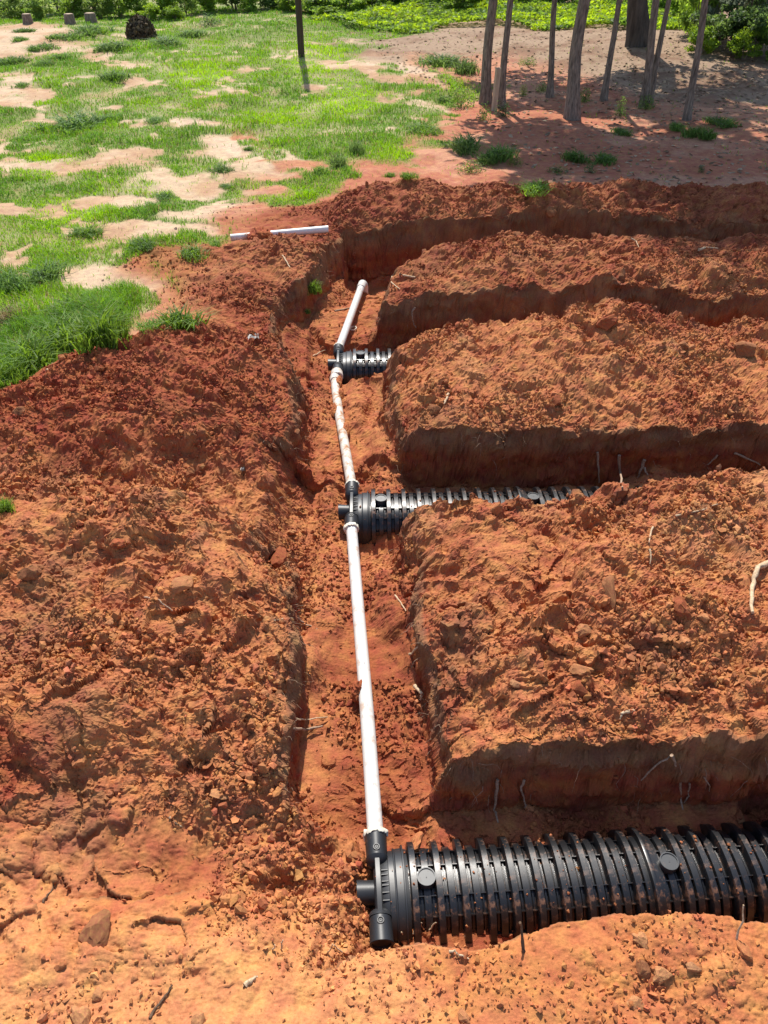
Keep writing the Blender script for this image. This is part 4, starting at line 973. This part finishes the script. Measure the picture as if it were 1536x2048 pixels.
tag(link('fine_roots', me), 'fine torn rootlets hanging from the cut trench faces', 'rootlets', kind='stuff')

# ------------------------------------------------------------------ grass
def blades(n, root, hgt, wid, lean, col, curve=.35):
    """n blades of three faces each: arrays of root (n,3), height, width; returns V, F, C"""
    a = RNG.random(n) * 6.2832; dx = np.cos(a); dy = np.sin(a)
    la = RNG.random(n) * 6.2832; lx = np.cos(la) * lean * hgt; ly = np.sin(la) * lean * hgt
    V = np.zeros((n, 5, 3)); w = wid * .5
    V[:, 0] = root + np.stack([-dx * w, -dy * w, 0 * w], -1); V[:, 1] = root + np.stack([dx * w, dy * w, 0 * w], -1)
    mid = root + np.stack([lx * .3, ly * .3, hgt * .6], -1)
    V[:, 2] = mid + np.stack([dx * w * .8, dy * w * .8, 0 * w], -1); V[:, 3] = mid + np.stack([-dx * w * .8, -dy * w * .8, 0 * w], -1)
    V[:, 4] = root + np.stack([lx, ly, hgt * (1 - curve * lean)], -1)
    F = np.array([[0, 1, 2], [0, 2, 3], [3, 2, 4]])[None] + (np.arange(n) * 5)[:, None, None]
    return V.reshape(-1, 3), F.reshape(-1, 3), np.repeat(col, 5, 0)
def g_lookup(x, y):
    i = np.clip(np.searchsorted(ys, y), 0, NY - 1); base = Zh
    z = np.zeros(len(x))
    for k in np.unique(i):
        m = i == k; z[m] = np.interp(x[m], P[k, :, 0], P[k, :, 2])
    return z
n_try = 560000
gx = RNG.uniform(-260, 1560, n_try); gy = RNG.uniform(18, 800, n_try) ** 1.0
gy = 18 + 782 * RNG.random(n_try) ** 1.25
t = (0 - CAM_H) / (-SP - (gy - 1024) / FOC * CP); wx = (gx - 768) / FOC * t; wy = (CP - (gy - 1024) / FOC * SP) * t
dens = grass_at(wx, wy)
ii = np.clip(np.searchsorted(ys, wy), 0, NY - 1)
ro = np.array([RO[i, min(max(int(np.searchsorted(X[i], x)), 0), NX - 1)] for i, x in zip(ii, wx)])
lush = np.zeros(n_try)
for e in LUSH: lush = np.maximum(lush, sst(0, .3, ell(gx, gy, e)))
keep = (RNG.random(n_try) < dens ** 1.35 * 1.0 + .010) & (ro < .35) & (wy > 5.2) & (gy < 790)
wx, wy, t, gy, gxk, lush, dens = wx[keep], wy[keep], t[keep], gy[keep], gx[keep], lush[keep], dens[keep]; n = len(wx)
wz = g_lookup(wx, wy)
tall = .5 + .5 * vn2(wx * .9, wy * .9, 211); tall2 = sst(.2, .7, vn2(wx * 2.1, wy * 2.1, 212))
hg = (.05 + .07 * tall + .07 * tall2 + .11 * lush) * (0.7 + .6 * RNG.random(n)) * (.55 + .45 * dens)
wd = np.maximum(.0055, .62 * t / 769) * (.7 + .6 * RNG.random(n))
bright = np.zeros(n)
for e in ((400, 160, 110, 40), (640, 130, 110, 60), (700, 200, 120, 60), (90, 330, 120, 40), (540, 385, 120, 24), (140, 420, 120, 40), (800, 310, 100, 30), (560, 230, 130, 40), (330, 380, 60, 14)):
    bright = np.maximum(bright, sst(0, .8, ell(gxk, gy, e)))
bright = np.clip(bright * .8 + .45 * vn2(wx * .8, wy * .8, 221) * .8 + .15, 0, 1)
c0 = np.array([.115, .24, .036]); c1 = np.array([.27, .47, .025])
col = c0[None] * (1 - bright[:, None]) + c1[None] * bright[:, None]
col = col * (.7 + .6 * RNG.random((n, 1))); dryb = RNG.random(n) < .07; col[dryb] = np.array([.26, .19, .09]) * (.7 + .5 * RNG.random((dryb.sum(), 1)))
V, F, C_ = blades(n, np.stack([wx, wy, wz - .005], -1), hg, wd, .35 + .5 * RNG.random(n), col)
tag(link('grass', mesh_np('grass', V, F, False, C_), M_GRASS), 'patchy bright green grass over the field on the left', 'grass', kind='stuff')

# ------------------------------------------------------------------ single weeds and tufts
WEED = {}
def weed_mesh(style, var):
    """unit clump: about 1 wide, 1 tall"""
    if (style, var) in WEED: return WEED[(style, var)]
    rg = np.random.default_rng(var * 13 + len(style))
    if style in ('tuft', 'dark_tuft', 'tall_tuft', 'dry_tuft'):
        n = 260; r = .42 * np.sqrt(rg.random(n)); a = rg.random(n) * 6.2832
        cl = rg.random((9, 2)) * .7 - .35; pick = rg.integers(0, 9, n)
        rx = r * np.cos(a) * .55 + cl[pick, 0]; ry = r * np.sin(a) * .55 + cl[pick, 1]
        h = (.5 + .5 * rg.random(n)) * (1 - .55 * np.hypot(rx, ry) / .6); 
        c = {'tuft': (.15, .26, .040), 'dark_tuft': (.115, .205, .048), 'tall_tuft': (.12, .195, .055), 'dry_tuft': (.26, .20, .10)}[style]
        col = np.array(c)[None] * (.65 + .7 * rg.random((n, 1)))
        V, F, C_ = blades(n, np.stack([rx, ry, -.03 * np.ones(n)], -1), h, np.full(n, .030) * (.7 + .6 * rg.random(n)), .25 + .75 * rg.random(n), col)
    else:
        n = 420; d = rg.normal(size=(n, 3)); d /= np.linalg.norm(d, axis=1, keepdims=True); rad = .5 * rg.random(n) ** .4
        ctr = d * rad[:, None]; ctr[:, 2] = np.abs(ctr[:, 2]) * 1.8; lump = 1 + .3 * vn3(d[:, 0] * 2, d[:, 1] * 2, d[:, 2] * 2 + var, 77); ctr *= lump[:, None]
        c = {'leafy': (.13, .22, .05), 'dark_leafy': (.08, .14, .05), 'pale_leafy': (.20, .28, .06)}[style]
        col = np.array(c)[None] * (.6 + .8 * rg.random((n, 1)))
        V, F, C_ = leaves(ctr, np.full(n, .075), rg, col)
        st = 14; a = rg.random(st) * 6.28; V2, F2, C2 = blades(st, np.stack([.06 * np.cos(a), .06 * np.sin(a), -.03 + 0 * a], -1), np.full(st, .8), np.full(st, .02), np.full(st, .5), np.tile(np.array([[.09, .08, .04]]), (st, 1)))
        F = np.concatenate([F, F2 + len(V)]); V = np.concatenate([V, V2]); C_ = np.concatenate([C_, C2])
    me = mesh_np('weed', V, F, False, C_); me.materials.append(M_GRASS if 'tuft' in style else M_LEAF); WEED[(style, var)] = me
    return me
def leaves(ctr, size, rg, col, flat=0.0):
    """diamond leaves of two folded faces each"""
    n = len(ctr); u_ = rg.normal(size=(n, 3)); u_[:, 2] *= (1 - flat); u_ /= np.linalg.norm(u_, axis=1, keepdims=True)
    w_ = rg.normal(size=(n, 3)); 
    if flat: w_[:, 2] *= (1 - flat)
    w_ -= (w_ * u_).sum(1, keepdims=True) * u_; w_ /= np.linalg.norm(w_, axis=1, keepdims=True) + 1e-9
    nn = np.cross(u_, w_); s = (size * (.6 + .8 * rg.random(n)))[:, None]
    V = np.stack([ctr - u_ * s * .5, ctr + w_ * s * .30 + nn * s * .06, ctr + u_ * s * .5, ctr - w_ * s * .30 + nn * s * .06], 1)
    F = np.array([[0, 1, 2], [0, 2, 3]])[None] + (np.arange(n) * 4)[:, None, None]
    return V.reshape(-1, 3), F.reshape(-1, 3), np.repeat(col, 4, 0)
def weed(px, py, w, h, style, label, cat='weed', name=None):
    x, y, z, t = hit(px, py); sx = w * t / FOC; el = math.atan2(CAM_H - z, y); sz = h * t / FOC / max(math.cos(el), .3)
    nm = name or ('grass_tuft' if 'tuft' in style else 'weed')
    o = link(nm, weed_mesh(style, random.randrange(4)), None, None, (x, y, z), (0, 0, random.uniform(0, 6.28)), (sx, sx, sz))
    return tag(o, label, cat)
for a in [
 (365, 655, 100, 50, 'tuft', 'bright grass tuft at the top edge of the left mound'), (300, 655, 50, 18, 'tuft', 'low grass tuft left of the bright tuft on the mound edge'),
 (205, 690, 110, 100, 'tuft', 'lush tall grass clump left of the mound, rightmost'), (140, 700, 120, 95, 'tuft', 'lush tall grass clump in the middle of the left patch'), (70, 735, 120, 90, 'tuft', 'lush grass clump near the left edge above the mound'), (20, 765, 90, 80, 'tuft', 'lush grass clump cut by the left edge'), (160, 630, 100, 60, 'tuft', 'lush grass clump behind the tall ones on the left'),
 (100, 560, 90, 45, 'dark_tuft', 'dark grass clump standing alone on bare soil at left'), (25, 580, 80, 55, 'dark_tuft', 'dark grass clump at the left edge above the lush patch'), (20, 640, 60, 40, 'dry_tuft', 'dry straw heap at the left edge'),
 (395, 512, 70, 28, 'tuft', 'small grass tuft just left of the loose white pipe'), (430, 492, 34, 14, 'tuft', 'tiny grass tuft beside the end of the loose pipe'), (622, 585, 40, 36, 'tuft', 'grass tuft growing on the end of the upper left bank'), (612, 630, 16, 16, 'dark_tuft', 'wilted sprig low on the upper left bank'), (8, 1025, 44, 40, 'tuft', 'grass tuft at the left edge between the two left banks'),
 (290, 495, 60, 24, 'dark_tuft', 'dark weed tuft on bare soil left of the loose pipe'), (170, 470, 70, 22, 'tuft', 'yellow green tuft on the left field'),
 (225, 160, 60, 26, 'dark_tuft', 'dark weed mound in the far left field near sand'), (190, 68, 90, 26, 'dark_tuft', 'long dark weed clump behind the sandy patch'), (130, 78, 60, 22, 'dark_tuft', 'dark weed clump left of the long one'), (50, 64, 42, 12, 'dark_tuft', 'small weed island on the far sand'), (38, 82, 34, 14, 'dark_tuft', 'low weed island at the far left sand'), (85, 98, 60, 18, 'dark_tuft', 'weed clump in the middle of the far sand'), (122, 120, 46, 20, 'dark_tuft', 'round weed clump at the near edge of far sand'), (30, 128, 60, 24, 'dark_tuft', 'weed clump at the left edge of the field'), (90, 130, 40, 16, 'dark_tuft', 'weed clump right of the left edge clump'), (40, 172, 36, 12, 'dark_tuft', 'small weed island on the left sand path'),
 (145, 250, 120, 34, 'dark_tuft', 'broad dark weed patch in the left field'), (215, 240, 34, 18, 'dark_tuft', 'small dark weed right of the broad dark patch'), (230, 100, 70, 24, 'tall_tuft', 'tall weeds left in front of the brush pile'), (330, 90, 80, 22, 'tall_tuft', 'tall weeds right of the brush pile'), (390, 74, 60, 22, 'tall_tuft', 'tall weeds farther right of the brush pile'), (420, 50, 48, 24, 'dark_leafy', 'round green bush at the far edge of the lawn'), (295, 76, 40, 22, 'dark_tuft', 'weeds growing over the front of the brush pile'),
 (310, 245, 44, 14, 'dark_tuft', 'small weed on the pale wash in the field'), (450, 340, 50, 16, 'dark_tuft', 'weed by the pale wash below the lawn'), (455, 375, 30, 12, 'dark_tuft', 'small weed on bare sand below the wash'), (330, 395, 50, 14, 'dark_tuft', 'weed tuft on bare sand left of the grass strip'), (500, 300, 24, 12, 'dark_tuft', 'sprig at the right of the pale wash'),
 (710, 308, 34, 42, 'tall_tuft', 'tall dark weed spike near the farthest bank'), (675, 335, 44, 44, 'tall_tuft', 'tall weed left of the dark spike'), (640, 345, 40, 22, 'tuft', 'grass tuft left of the tall weed'), (820, 355, 40, 18, 'tuft', 'small tuft behind the crest of the farthest bank'), (780, 352, 26, 12, 'tuft', 'tiny tuft left of the small one behind the crest'),
 (850, 262, 70, 20, 'tuft', 'bright grass clump on the clay left of the trees'), (920, 215, 60, 50, 'leafy', 'bushy weed left of the first trunk'), (890, 205, 30, 22, 'tall_tuft', 'grassy weed left of the bushy weed'), (935, 300, 90, 46, 'tall_tuft', 'tall green weeds in the middle of the red clay'), (1000, 320, 84, 44, 'dark_tuft', 'dark green weeds right of the tall green ones'), (975, 330, 50, 22, 'leafy', 'leafy weed at the foot of dark green weeds'), (940, 343, 60, 24, 'pale_leafy', 'yellowish leafy weed nearest the farthest bank'), (1030, 330, 36, 20, 'pale_leafy', 'small pale weed right of the dark weeds'),
 (1046, 192, 22, 24, 'pale_leafy', 'small shrub between the twin trunks and the next tree'), (1085, 183, 30, 18, 'leafy', 'low leafy plant just left of the third trunk'), (1168, 205, 26, 36, 'leafy', 'upright sapling behind the thick grey trunk'), (1078, 384, 74, 28, 'tuft', 'bright grass tuft on the crest of the farthest bank'), (1150, 322, 54, 34, 'dark_tuft', 'blue green weed patch on shaded clay, left half'), (1200, 322, 60, 26, 'dark_tuft', 'blue green weed patch on shaded clay, right half'), (1180, 345, 30, 26, 'dark_leafy', 'small dark weed below the blue green patch'), (1115, 345, 46, 14, 'leafy', 'low leafy weed above the bright crest tuft'),
 (1245, 268, 44, 18, 'dark_tuft', 'small grass tuft in shade right of thick trunk'), (1395, 275, 60, 38, 'dark_tuft', 'grass clump in shade below the rightmost trunk'), (1440, 250, 70, 24, 'dark_tuft', 'grass clump right of the rightmost trunk'), (1350, 258, 40, 22, 'dark_tuft', 'weed left of the shaded grass clump'), (1402, 345, 14, 20, 'dark_leafy', 'tiny weed alone on dappled red clay'), (1292, 218, 36, 34, 'leafy', 'sprouts at the foot of the leaning twin trunks'), (1240, 232, 24, 40, 'leafy', 'thin sapling in shade left of the twin trunks'), (1005, 232, 40, 30, 'dark_leafy', 'weeds at the foot of the second trunk'), (968, 240, 30, 34, 'leafy', 'thin weed in front of the wooden stake'), (1055, 130, 40, 18, 'leafy', 'leafy weed far behind the twin trunks'), (880, 128, 90, 30, 'tall_tuft', 'shaded tall grass left of the first trunk'), (930, 145, 60, 40, 'tall_tuft', 'tall grass right beside the first trunk')]:
    weed(*a)

# ------------------------------------------------------------------ trees
def leaf_cloud(name, n, rx, rz, size, cols, seed, clumps=26, mat=None, spread=.33):
    rg = np.random.default_rng(seed); d = rg.normal(size=(clumps, 3)); d /= np.linalg.norm(d, axis=1, keepdims=True)
    cc = d * (rg.random((clumps, 1)) ** .45) * np.array([rx, rx, rz]); cr = (.5 + .7 * rg.random(clumps)) * spread * rx
    k = rg.integers(0, clumps, n); e = rg.normal(size=(n, 3)); e /= np.linalg.norm(e, axis=1, keepdims=True)
    ctr = cc[k] + e * (rg.random((n, 1)) ** .5) * cr[k][:, None] * np.array([1, 1, .75])
    tone = rg.random(clumps)[k]; c = np.array(cols[0])[None] * (1 - tone[:, None]) + np.array(cols[1])[None] * tone[:, None]
    V, F, C_ = leaves(ctr, np.full(n, size), rg, c * (.7 + .6 * rg.random((n, 1))))
    me = mesh_np(name, V, F, False, C_); me.materials.append(mat or M_LEAF); return me, cc
CROWNS = [leaf_cloud('crown', 2600, 1.0, 1.45, .11, ((.035, .060, .022), (.08, .13, .035)), 60 + k) for k in range(3)]
def trunk_mesh(pts, r0, r1, mat, name='trunk', n=14, flare=.48):
    bm = bmesh.new(); rows = []; K = len(pts)
    for k, p in enumerate(pts):
        f = k / (K - 1); ax = (pts[min(k + 1, K - 1)] - pts[max(k - 1, 0)]).normalized(); e1 = ax.cross(Vector((0, 1, .01))).normalized(); e2 = ax.cross(e1)
        hh = p.z; rad = (r0 + (r1 - r0) * f) * (1 + flare * math.exp(-max(hh, 0) / (2.2 * r0)))
        rows.append([bm.verts.new(p + (e1 * math.cos(6.2832 * q / n) + e2 * math.sin(6.2832 * q / n)) * rad * (1 + .08 * math.sin(q * 2.4 + k * .35) + random.uniform(-.03, .03) + (.10 * flare * math.sin(q * 1.35 + 1) * math.exp(-max(hh, 0) / (1.5 * r0))))) for q in range(n)])
    for a, b in zip(rows, rows[1:]):
        for q in range(n): bm.faces.new((a[q], a[(q + 1) % n], b[(q + 1) % n], b[q]))
    bm.faces.new(rows[-1])
    return finish(bm, name, mat, 0, 60)
def tree(px, py, tpx, w, H, cr, label, mat=M_BARK, zc=.72, var=0, crowns=1):
    x, y, z, t = hit(px, py); r0 = w * .44 * t / FOC
    uu = (tpx - 768) / FOC; v = -1024 / FOC; d = (uu, CP - v * SP, -SP - v * CP); tt = y / d[1]; top = Vector((d[0] * tt, y, CAM_H + d[2] * tt))
    root = empty('tree', (x, y, z)); tag(root, label, 'tree', 'trees at the edge of the clearing')
    base = Vector((0, 0, -.15)); lean = (top.x - x) / max(top.z - z, .5)
    pts = []; K = 22; ph = random.uniform(0, 6)
    for k in range(K + 1):
        h = -.15 + (H + .15) * (k / K) ** 1.25; pts.append(Vector((lean * h * (1 - .35 * h / H) + .5 * r0 * math.sin(h * 1.1 + ph) * min(1, h / 1.5), .25 * r0 * math.sin(h * .9 + ph * 2), h)))
    link('trunk', trunk_mesh(pts, r0, r0 * .28, mat), None, root)
    me, cc = CROWNS[var % 3]
    ctop = pts[int(K * .80)]
    link('crown', me, None, root, (ctop.x, ctop.y, H * zc), (0, 0, random.uniform(0, 6)), (cr, cr, H * .20))
    if crowns > 1:  # extra low crowns out of view, added to shade the litter below
        for dx, dy, dz, sc in ((-4.6, -.5, 6.2, 2.6), (-1.6, -1.2, 5.9, 2.6), (2.2, -1.0, 6.4, 2.8)):
            link('crown', CROWNS[(var + 1) % 3][0], None, root, (dx, dy, dz), (0, 0, dx), (sc, sc, 1.7))
            link('limb', trunk_mesh([Vector((0, 0, 7.5)).lerp(Vector((dx, dy, dz)), q / 5) + Vector((0, 0, .5 * math.sin(q / 5 * math.pi))) for q in range(6)], r0 * .3, r0 * .08, mat, 'limb', 8, 0), None, root)
    for k in range(5):
        p = pts[int(K * (.70 + .05 * k))]; a = random.uniform(0, 6.28); q = p + Vector((math.cos(a), math.sin(a), .55)) * cr * .6
        link('limb', trunk_mesh([p.lerp(q, s / 4) + Vector((0, 0, -.06 * cr * math.sin(s / 4 * math.pi))) for s in range(5)], r0 * .3, r0 * .08, mat, 'limb', 7, 0), None, root)
    return root
tree(972, 207, 984, 23, 11, 2.3, 'dark straight trunk, left one of the close pair by the stake', var=0)
T2 = tree(1003, 214, 1017, 16, 10, 1.9, 'thinner trunk, right one of the close pair by the stake', var=1)
tree(1099, 193, 1112, 14, 10, 2.2, 'slim reddish brown trunk left of the thick grey one', var=2)
tree(1144, 238, 1169, 29, 13, 2.9, 'thickest grey trunk standing nearest among the trees', var=0)
tree(1207, 200, 1236, 14, 10.5, 2.2, 'slim trunk just right of the thick grey one', var=1)
tree(1277, 92, 1283, 42, 21, 5.0, 'massive dark trunk of the big old tree behind', M_BARK_DARK, .70, 2, 2)
tree(1286, 212, 1316, 18, 12, 2.4, 'left one of two trunks leaning right together', var=0)
tree(1299, 206, 1335, 13, 11, 2.2, 'thin right one of two trunks leaning right together', var=2)
tree(1373, 240, 1409, 16, 13, 3.0, 'rightmost slender trunk above the shaded grass clump', var=1)
# a leafy twig hanging beside the second trunk
x, y, z, t = hit(1003, 214)
me, _ = leaf_cloud('hanging_branch', 420, .32, .42, .10, ((.04, .07, .025), (.08, .13, .04)), 91, 9)
link('hanging_branch', me, None, T2, (.42, -.1, 2.72))
# pole and stake
x, y, z, t = hit(603, 113)
root = empty('wooden_pole', (x, y, z)); tag(root, 'tall dark wooden pole standing alone on the lawn', 'pole')
link('pole_shaft', trunk_mesh([Vector((0, 0, -.2 + 7.6 * k / 16)) for k in range(17)], 6.4 * t / FOC, 5.0 * t / FOC, M_POLE, 'pole_shaft', 20, 0), None, root)
bm = bmesh.new(); tube(bm, (0, 0, 7.38), (0, 0, 7.44), 5.6 * t / FOC, 5.2 * t / FOC, n=20); link('pole_top', finish(bm, 'pole_top', M_POLE, .01), None, root)
x, y, z, t = hit(988, 222); bm = bmesh.new(); box(bm, (0, 0, .45), (9 * t / FOC, 9 * t / FOC, 1.06)); 
tag(link('wooden_stake', finish(bm, 'wooden_stake', M_STAKE, .006), None, None, (x, y, z), (0, R(1.5), .4)), 'pale wooden stake between the close pair of trunks', 'stake')
# stumps at the far edge of the sand
for px, py, w, lab in ((57, 47, 17, 'leftmost of three low stumps at the far edge of the sand'), (141, 47, 18, 'middle of three low stumps behind the far sand'), (183, 45, 20, 'rightmost and tallest of three stumps behind the far sand')):
    x, y, z, t = hit(px, py); r = w * .5 * t / FOC; root = empty('tree_stump', (x, y, z)); tag(root, lab, 'stump')
    link('stump_body', trunk_mesh([Vector((0, 0, -.05 + h)) for h in (0, .08, .18, .30, .38)], r, r * .9, M_BARK, 'stump_body', 18, .25), None, root)
    bm = bmesh.new(); tube(bm, (0, 0, .328), (0, 0, .342), r * .85, n=18); link('cut_face', finish(bm, 'cut_face', M_STAKE), None, root)
# brush pile
x, y, z, t = hit(283, 76); root = empty('brush_pile', (x, y, z)); tag(root, 'rounded dark brown pile of brush in the far field', 'brush pile')
rg = np.random.default_rng(5); n = 1500; d = rg.normal(size=(n, 3)); d /= np.linalg.norm(d, axis=1, keepdims=True); d[:, 2] = np.abs(d[:, 2])
c = d * np.array([.56, .5, .72]) * (.75 + .3 * rg.random((n, 1))); V, F, C_ = leaves(c, np.full(n, .16), rg, np.array([[.13, .095, .06]]) * (.4 + 1.3 * rg.random((n, 1))))
o = link('twigs', mesh_np('twigs', V, F, False, C_), M_CLOD, root); o['kind'] = 'stuff'
V, F = ico(3); k = 1 + .2 * vn3(V[:, 0] * 3, V[:, 1] * 3, V[:, 2] * 3, 5); link('heap', mesh_np('heap', V * k[:, None] * np.array([.5, .45, .64]), F, True, np.tile([[.04, .03, .022]], (len(V), 1))), M_CLOD, root)

# ------------------------------------------------------------------ bushes and vines along the far edge
BUSH = {}
def bush_mesh(kind, v):
    if (kind, v) not in BUSH:
        cols = {'green': ((.15, .25, .05), (.30, .44, .08)), 'dark': ((.07, .12, .045), (.17, .26, .07)), 'bright': ((.15, .25, .04), (.25, .37, .045)), 'silver': ((.13, .16, .11), (.25, .28, .20)), 'weedy': ((.18, .28, .07), (.34, .44, .13))}[kind]
        BUSH[(kind, v)] = leaf_cloud('foliage', 3400, .95, .85, .135, cols, 300 + v * 11 + len(kind), 30, None, .36)[0]
    return BUSH[(kind, v)]
bm = bmesh.new()
for k in range(5):
    a = k * 1.26; tube(bm, (.05 * math.cos(a), .05 * math.sin(a), -1.0), (.4 * math.cos(a), .4 * math.sin(a), .3), .03, .012, n=7)
ME_STEM = finish(bm, 'stem', M_BARK, 0, 60)
def bush(px, py, w, H, kind, label, v=0, grp='bushes along the far edge', squash=1):
    x, y = up(px, py); r = w * .5 * depth_of(px, py) / FOC; z = lookup(x, y)
    root = empty('bush', (x, y, z)); tag(root, label, 'bush', grp)
    s = (r, r * squash, H * .55); link('foliage', bush_mesh(kind, v % 2), None, root, (0, 0, H * .5), (0, 0, random.uniform(0, 6)), s); link('stem', ME_STEM, None, root, (0, 0, H * .5), (0, 0, 0), s)
for a in [
 (20, 30, 90, 1.0, 'weedy', 'tall weeds at the top left corner', 0), (80, 34, 70, 1.1, 'weedy', 'tall weedy bush second from the top left corner', 1), (120, 22, 80, 2.2, 'dark', 'dark bush behind the weeds near the top left', 0), (150, 36, 80, 1.2, 'green', 'green bush above the stumps', 1), (200, 34, 70, 1.1, 'weedy', 'weedy bush right of the stumps', 0), (190, 18, 90, 2.2, 'dark', 'dark bush behind the weedy ones', 1), (240, 30, 70, 1.3, 'green', 'green bush left of the brush pile', 0), (285, 26, 70, 1.4, 'weedy', 'weedy bush right behind the brush pile', 1), (330, 30, 70, 1.3, 'green', 'green bush right of the brush pile', 1), (300, 38, 50, .6, 'bright', 'bright low plant just behind the brush pile', 0), (370, 28, 70, 1.4, 'weedy', 'weedy bush at the far lawn edge', 0), (420, 24, 80, 1.4, 'green', 'green bush behind the round lawn bush', 1), (350, 36, 50, .5, 'bright', 'bright low plant right of the brush pile', 1), (470, 22, 80, 1.5, 'dark', 'dark bush left of the pole', 0), (500, 26, 60, 1.0, 'green', 'green bush further left of the pole', 1),
 (545, 20, 80, 1.3, 'dark', 'dark vine covered bush just left of the pole', 1), (585, 24, 60, .9, 'green', 'green bush behind the pole', 0), (630, 26, 80, 1.0, 'green', 'green vine mound right of the pole', 1), (690, 24, 80, 1.0, 'green', 'green vine mound second right of the pole', 0), (660, 38, 60, .5, 'bright', 'bright vine clump near the pole', 1), (740, 22, 80, .9, 'bright', 'bright vine mound in the middle far edge', 0), (785, 12, 70, 1.3, 'dark', 'dark bush behind the bright vines', 1), (860, 12, 100, 1.5, 'dark', 'dark shady bush behind the vines left of the trees', 0), (920, 24, 90, 1.0, 'green', 'green bush left of the first trunk at the edge', 1), (960, 18, 80, 1.3, 'weedy', 'weedy bush behind the first trunk', 0), (1040, 14, 90, 1.2, 'green', 'green bush between the second and third trunks', 1), (1110, 10, 90, 1.1, 'weedy', 'pale weedy bush behind the third trunk', 1), (1200, 8, 90, 1.2, 'green', 'green bush left of the massive trunk', 0), (1330, 22, 90, 1.8, 'green', 'green bush right of the massive trunk', 1), (1365, 40, 80, 1.6, 'bright', 'bright bush left of the large right shrubs', 0),
 (1385, 104, 100, 2.6, 'green', 'tall green shrub left of the silvery shrub', 0), (1462, 112, 170, 2.9, 'silver', 'large silvery green shrub at the right edge', 0), (1420, 124, 110, 1.3, 'dark', 'dark shrub below the silvery one', 1), (1505, 130, 120, 1.8, 'dark', 'dark green shrub at the far right under the silvery one', 0), (1395, 132, 70, .8, 'bright', 'bright low leaves at the foot of the shrubs', 1), (1482, 138, 70, .8, 'bright', 'bright broad leaves at the right shrub base', 0), (1545, 104, 130, 3.6, 'dark', 'tall dark shrub at the top right corner', 1), (1545, 140, 80, 1.5, 'green', 'green shrub cut by the right edge', 1)]:
    bush(*a)
# low vines over the ground at the far right
n = 46000; rg = np.random.default_rng(17)
vx = rg.uniform(560, 1420, n); vy = 8 + 96 * rg.random(n) ** 1.2
t = (0 - CAM_H) / (-SP - (vy - 1024) / FOC * CP); wx = (vx - 768) / FOC * t; wy = (CP - (vy - 1024) / FOC * SP) * t
lim = np.interp(vx, [560, 640, 720, 800, 900, 1000, 1100, 1200, 1300, 1420], [30, 44, 62, 66, 52, 48, 62, 72, 86, 100]) + 14 * vn2(wx * .8, wy * .8, 501)
k = (vy < lim); wx, wy, t = wx[k], wy[k], t[k]; n = len(wx); hum = .28 * (vn2(wx * .6, wy * .6, 502) * .5 + .5) + .1 * rg.random(n)
f = sst(-.6, .6, vn2(wx * .9, wy * .9, 503))[:, None]; col = (np.array([[.11, .19, .035]]) * (1 - f) + np.array([[.25, .36, .04]]) * f) * (.6 + .8 * rg.random((n, 1)))
V, F, C_ = leaves(np.stack([wx, wy, g_lookup(wx, wy) + hum], -1), np.full(n, .19), rg, col, .45)
tag(link('vine_ground_cover', mesh_np('vine_ground_cover', V, F, False, C_), M_LEAF), 'bright yellow green vines covering the ground behind the trees', 'vines', kind='stuff')
# fallen leaves and straw on the ground below the trees
n = 9000; vx = rg.uniform(640, 1600, n); vy = 60 + 320 * rg.random(n)
t = (0 - CAM_H) / (-SP - (vy - 1024) / FOC * CP); wx = (vx - 768) / FOC * t; wy = (CP - (vy - 1024) / FOC * SP) * t
k = (rg.random(n) < .25 + .75 * sst(60, -60, vy - np.interp(vx, [640, 1000, 1300, 1600], [140, 180, 230, 240]))) & (vx > np.interp(vy, [60, 150, 250, 380], [680, 800, 980, 1100])); wx, wy, vy = wx[k], wy[k], vy[k]; n = len(wx)
V, F, C_ = leaves(np.stack([wx, wy, g_lookup(wx, wy) + .012], -1), np.full(n, .11), rg, np.array([[.34, .24, .15]]) * (.35 + 1.0 * rg.random((n, 1))), .9)
tag(link('leaf_litter', mesh_np('leaf_litter', V, F, False, C_), M_CLOD), 'tan fallen leaves scattered on the ground under the trees', 'leaf litter', kind='stuff')
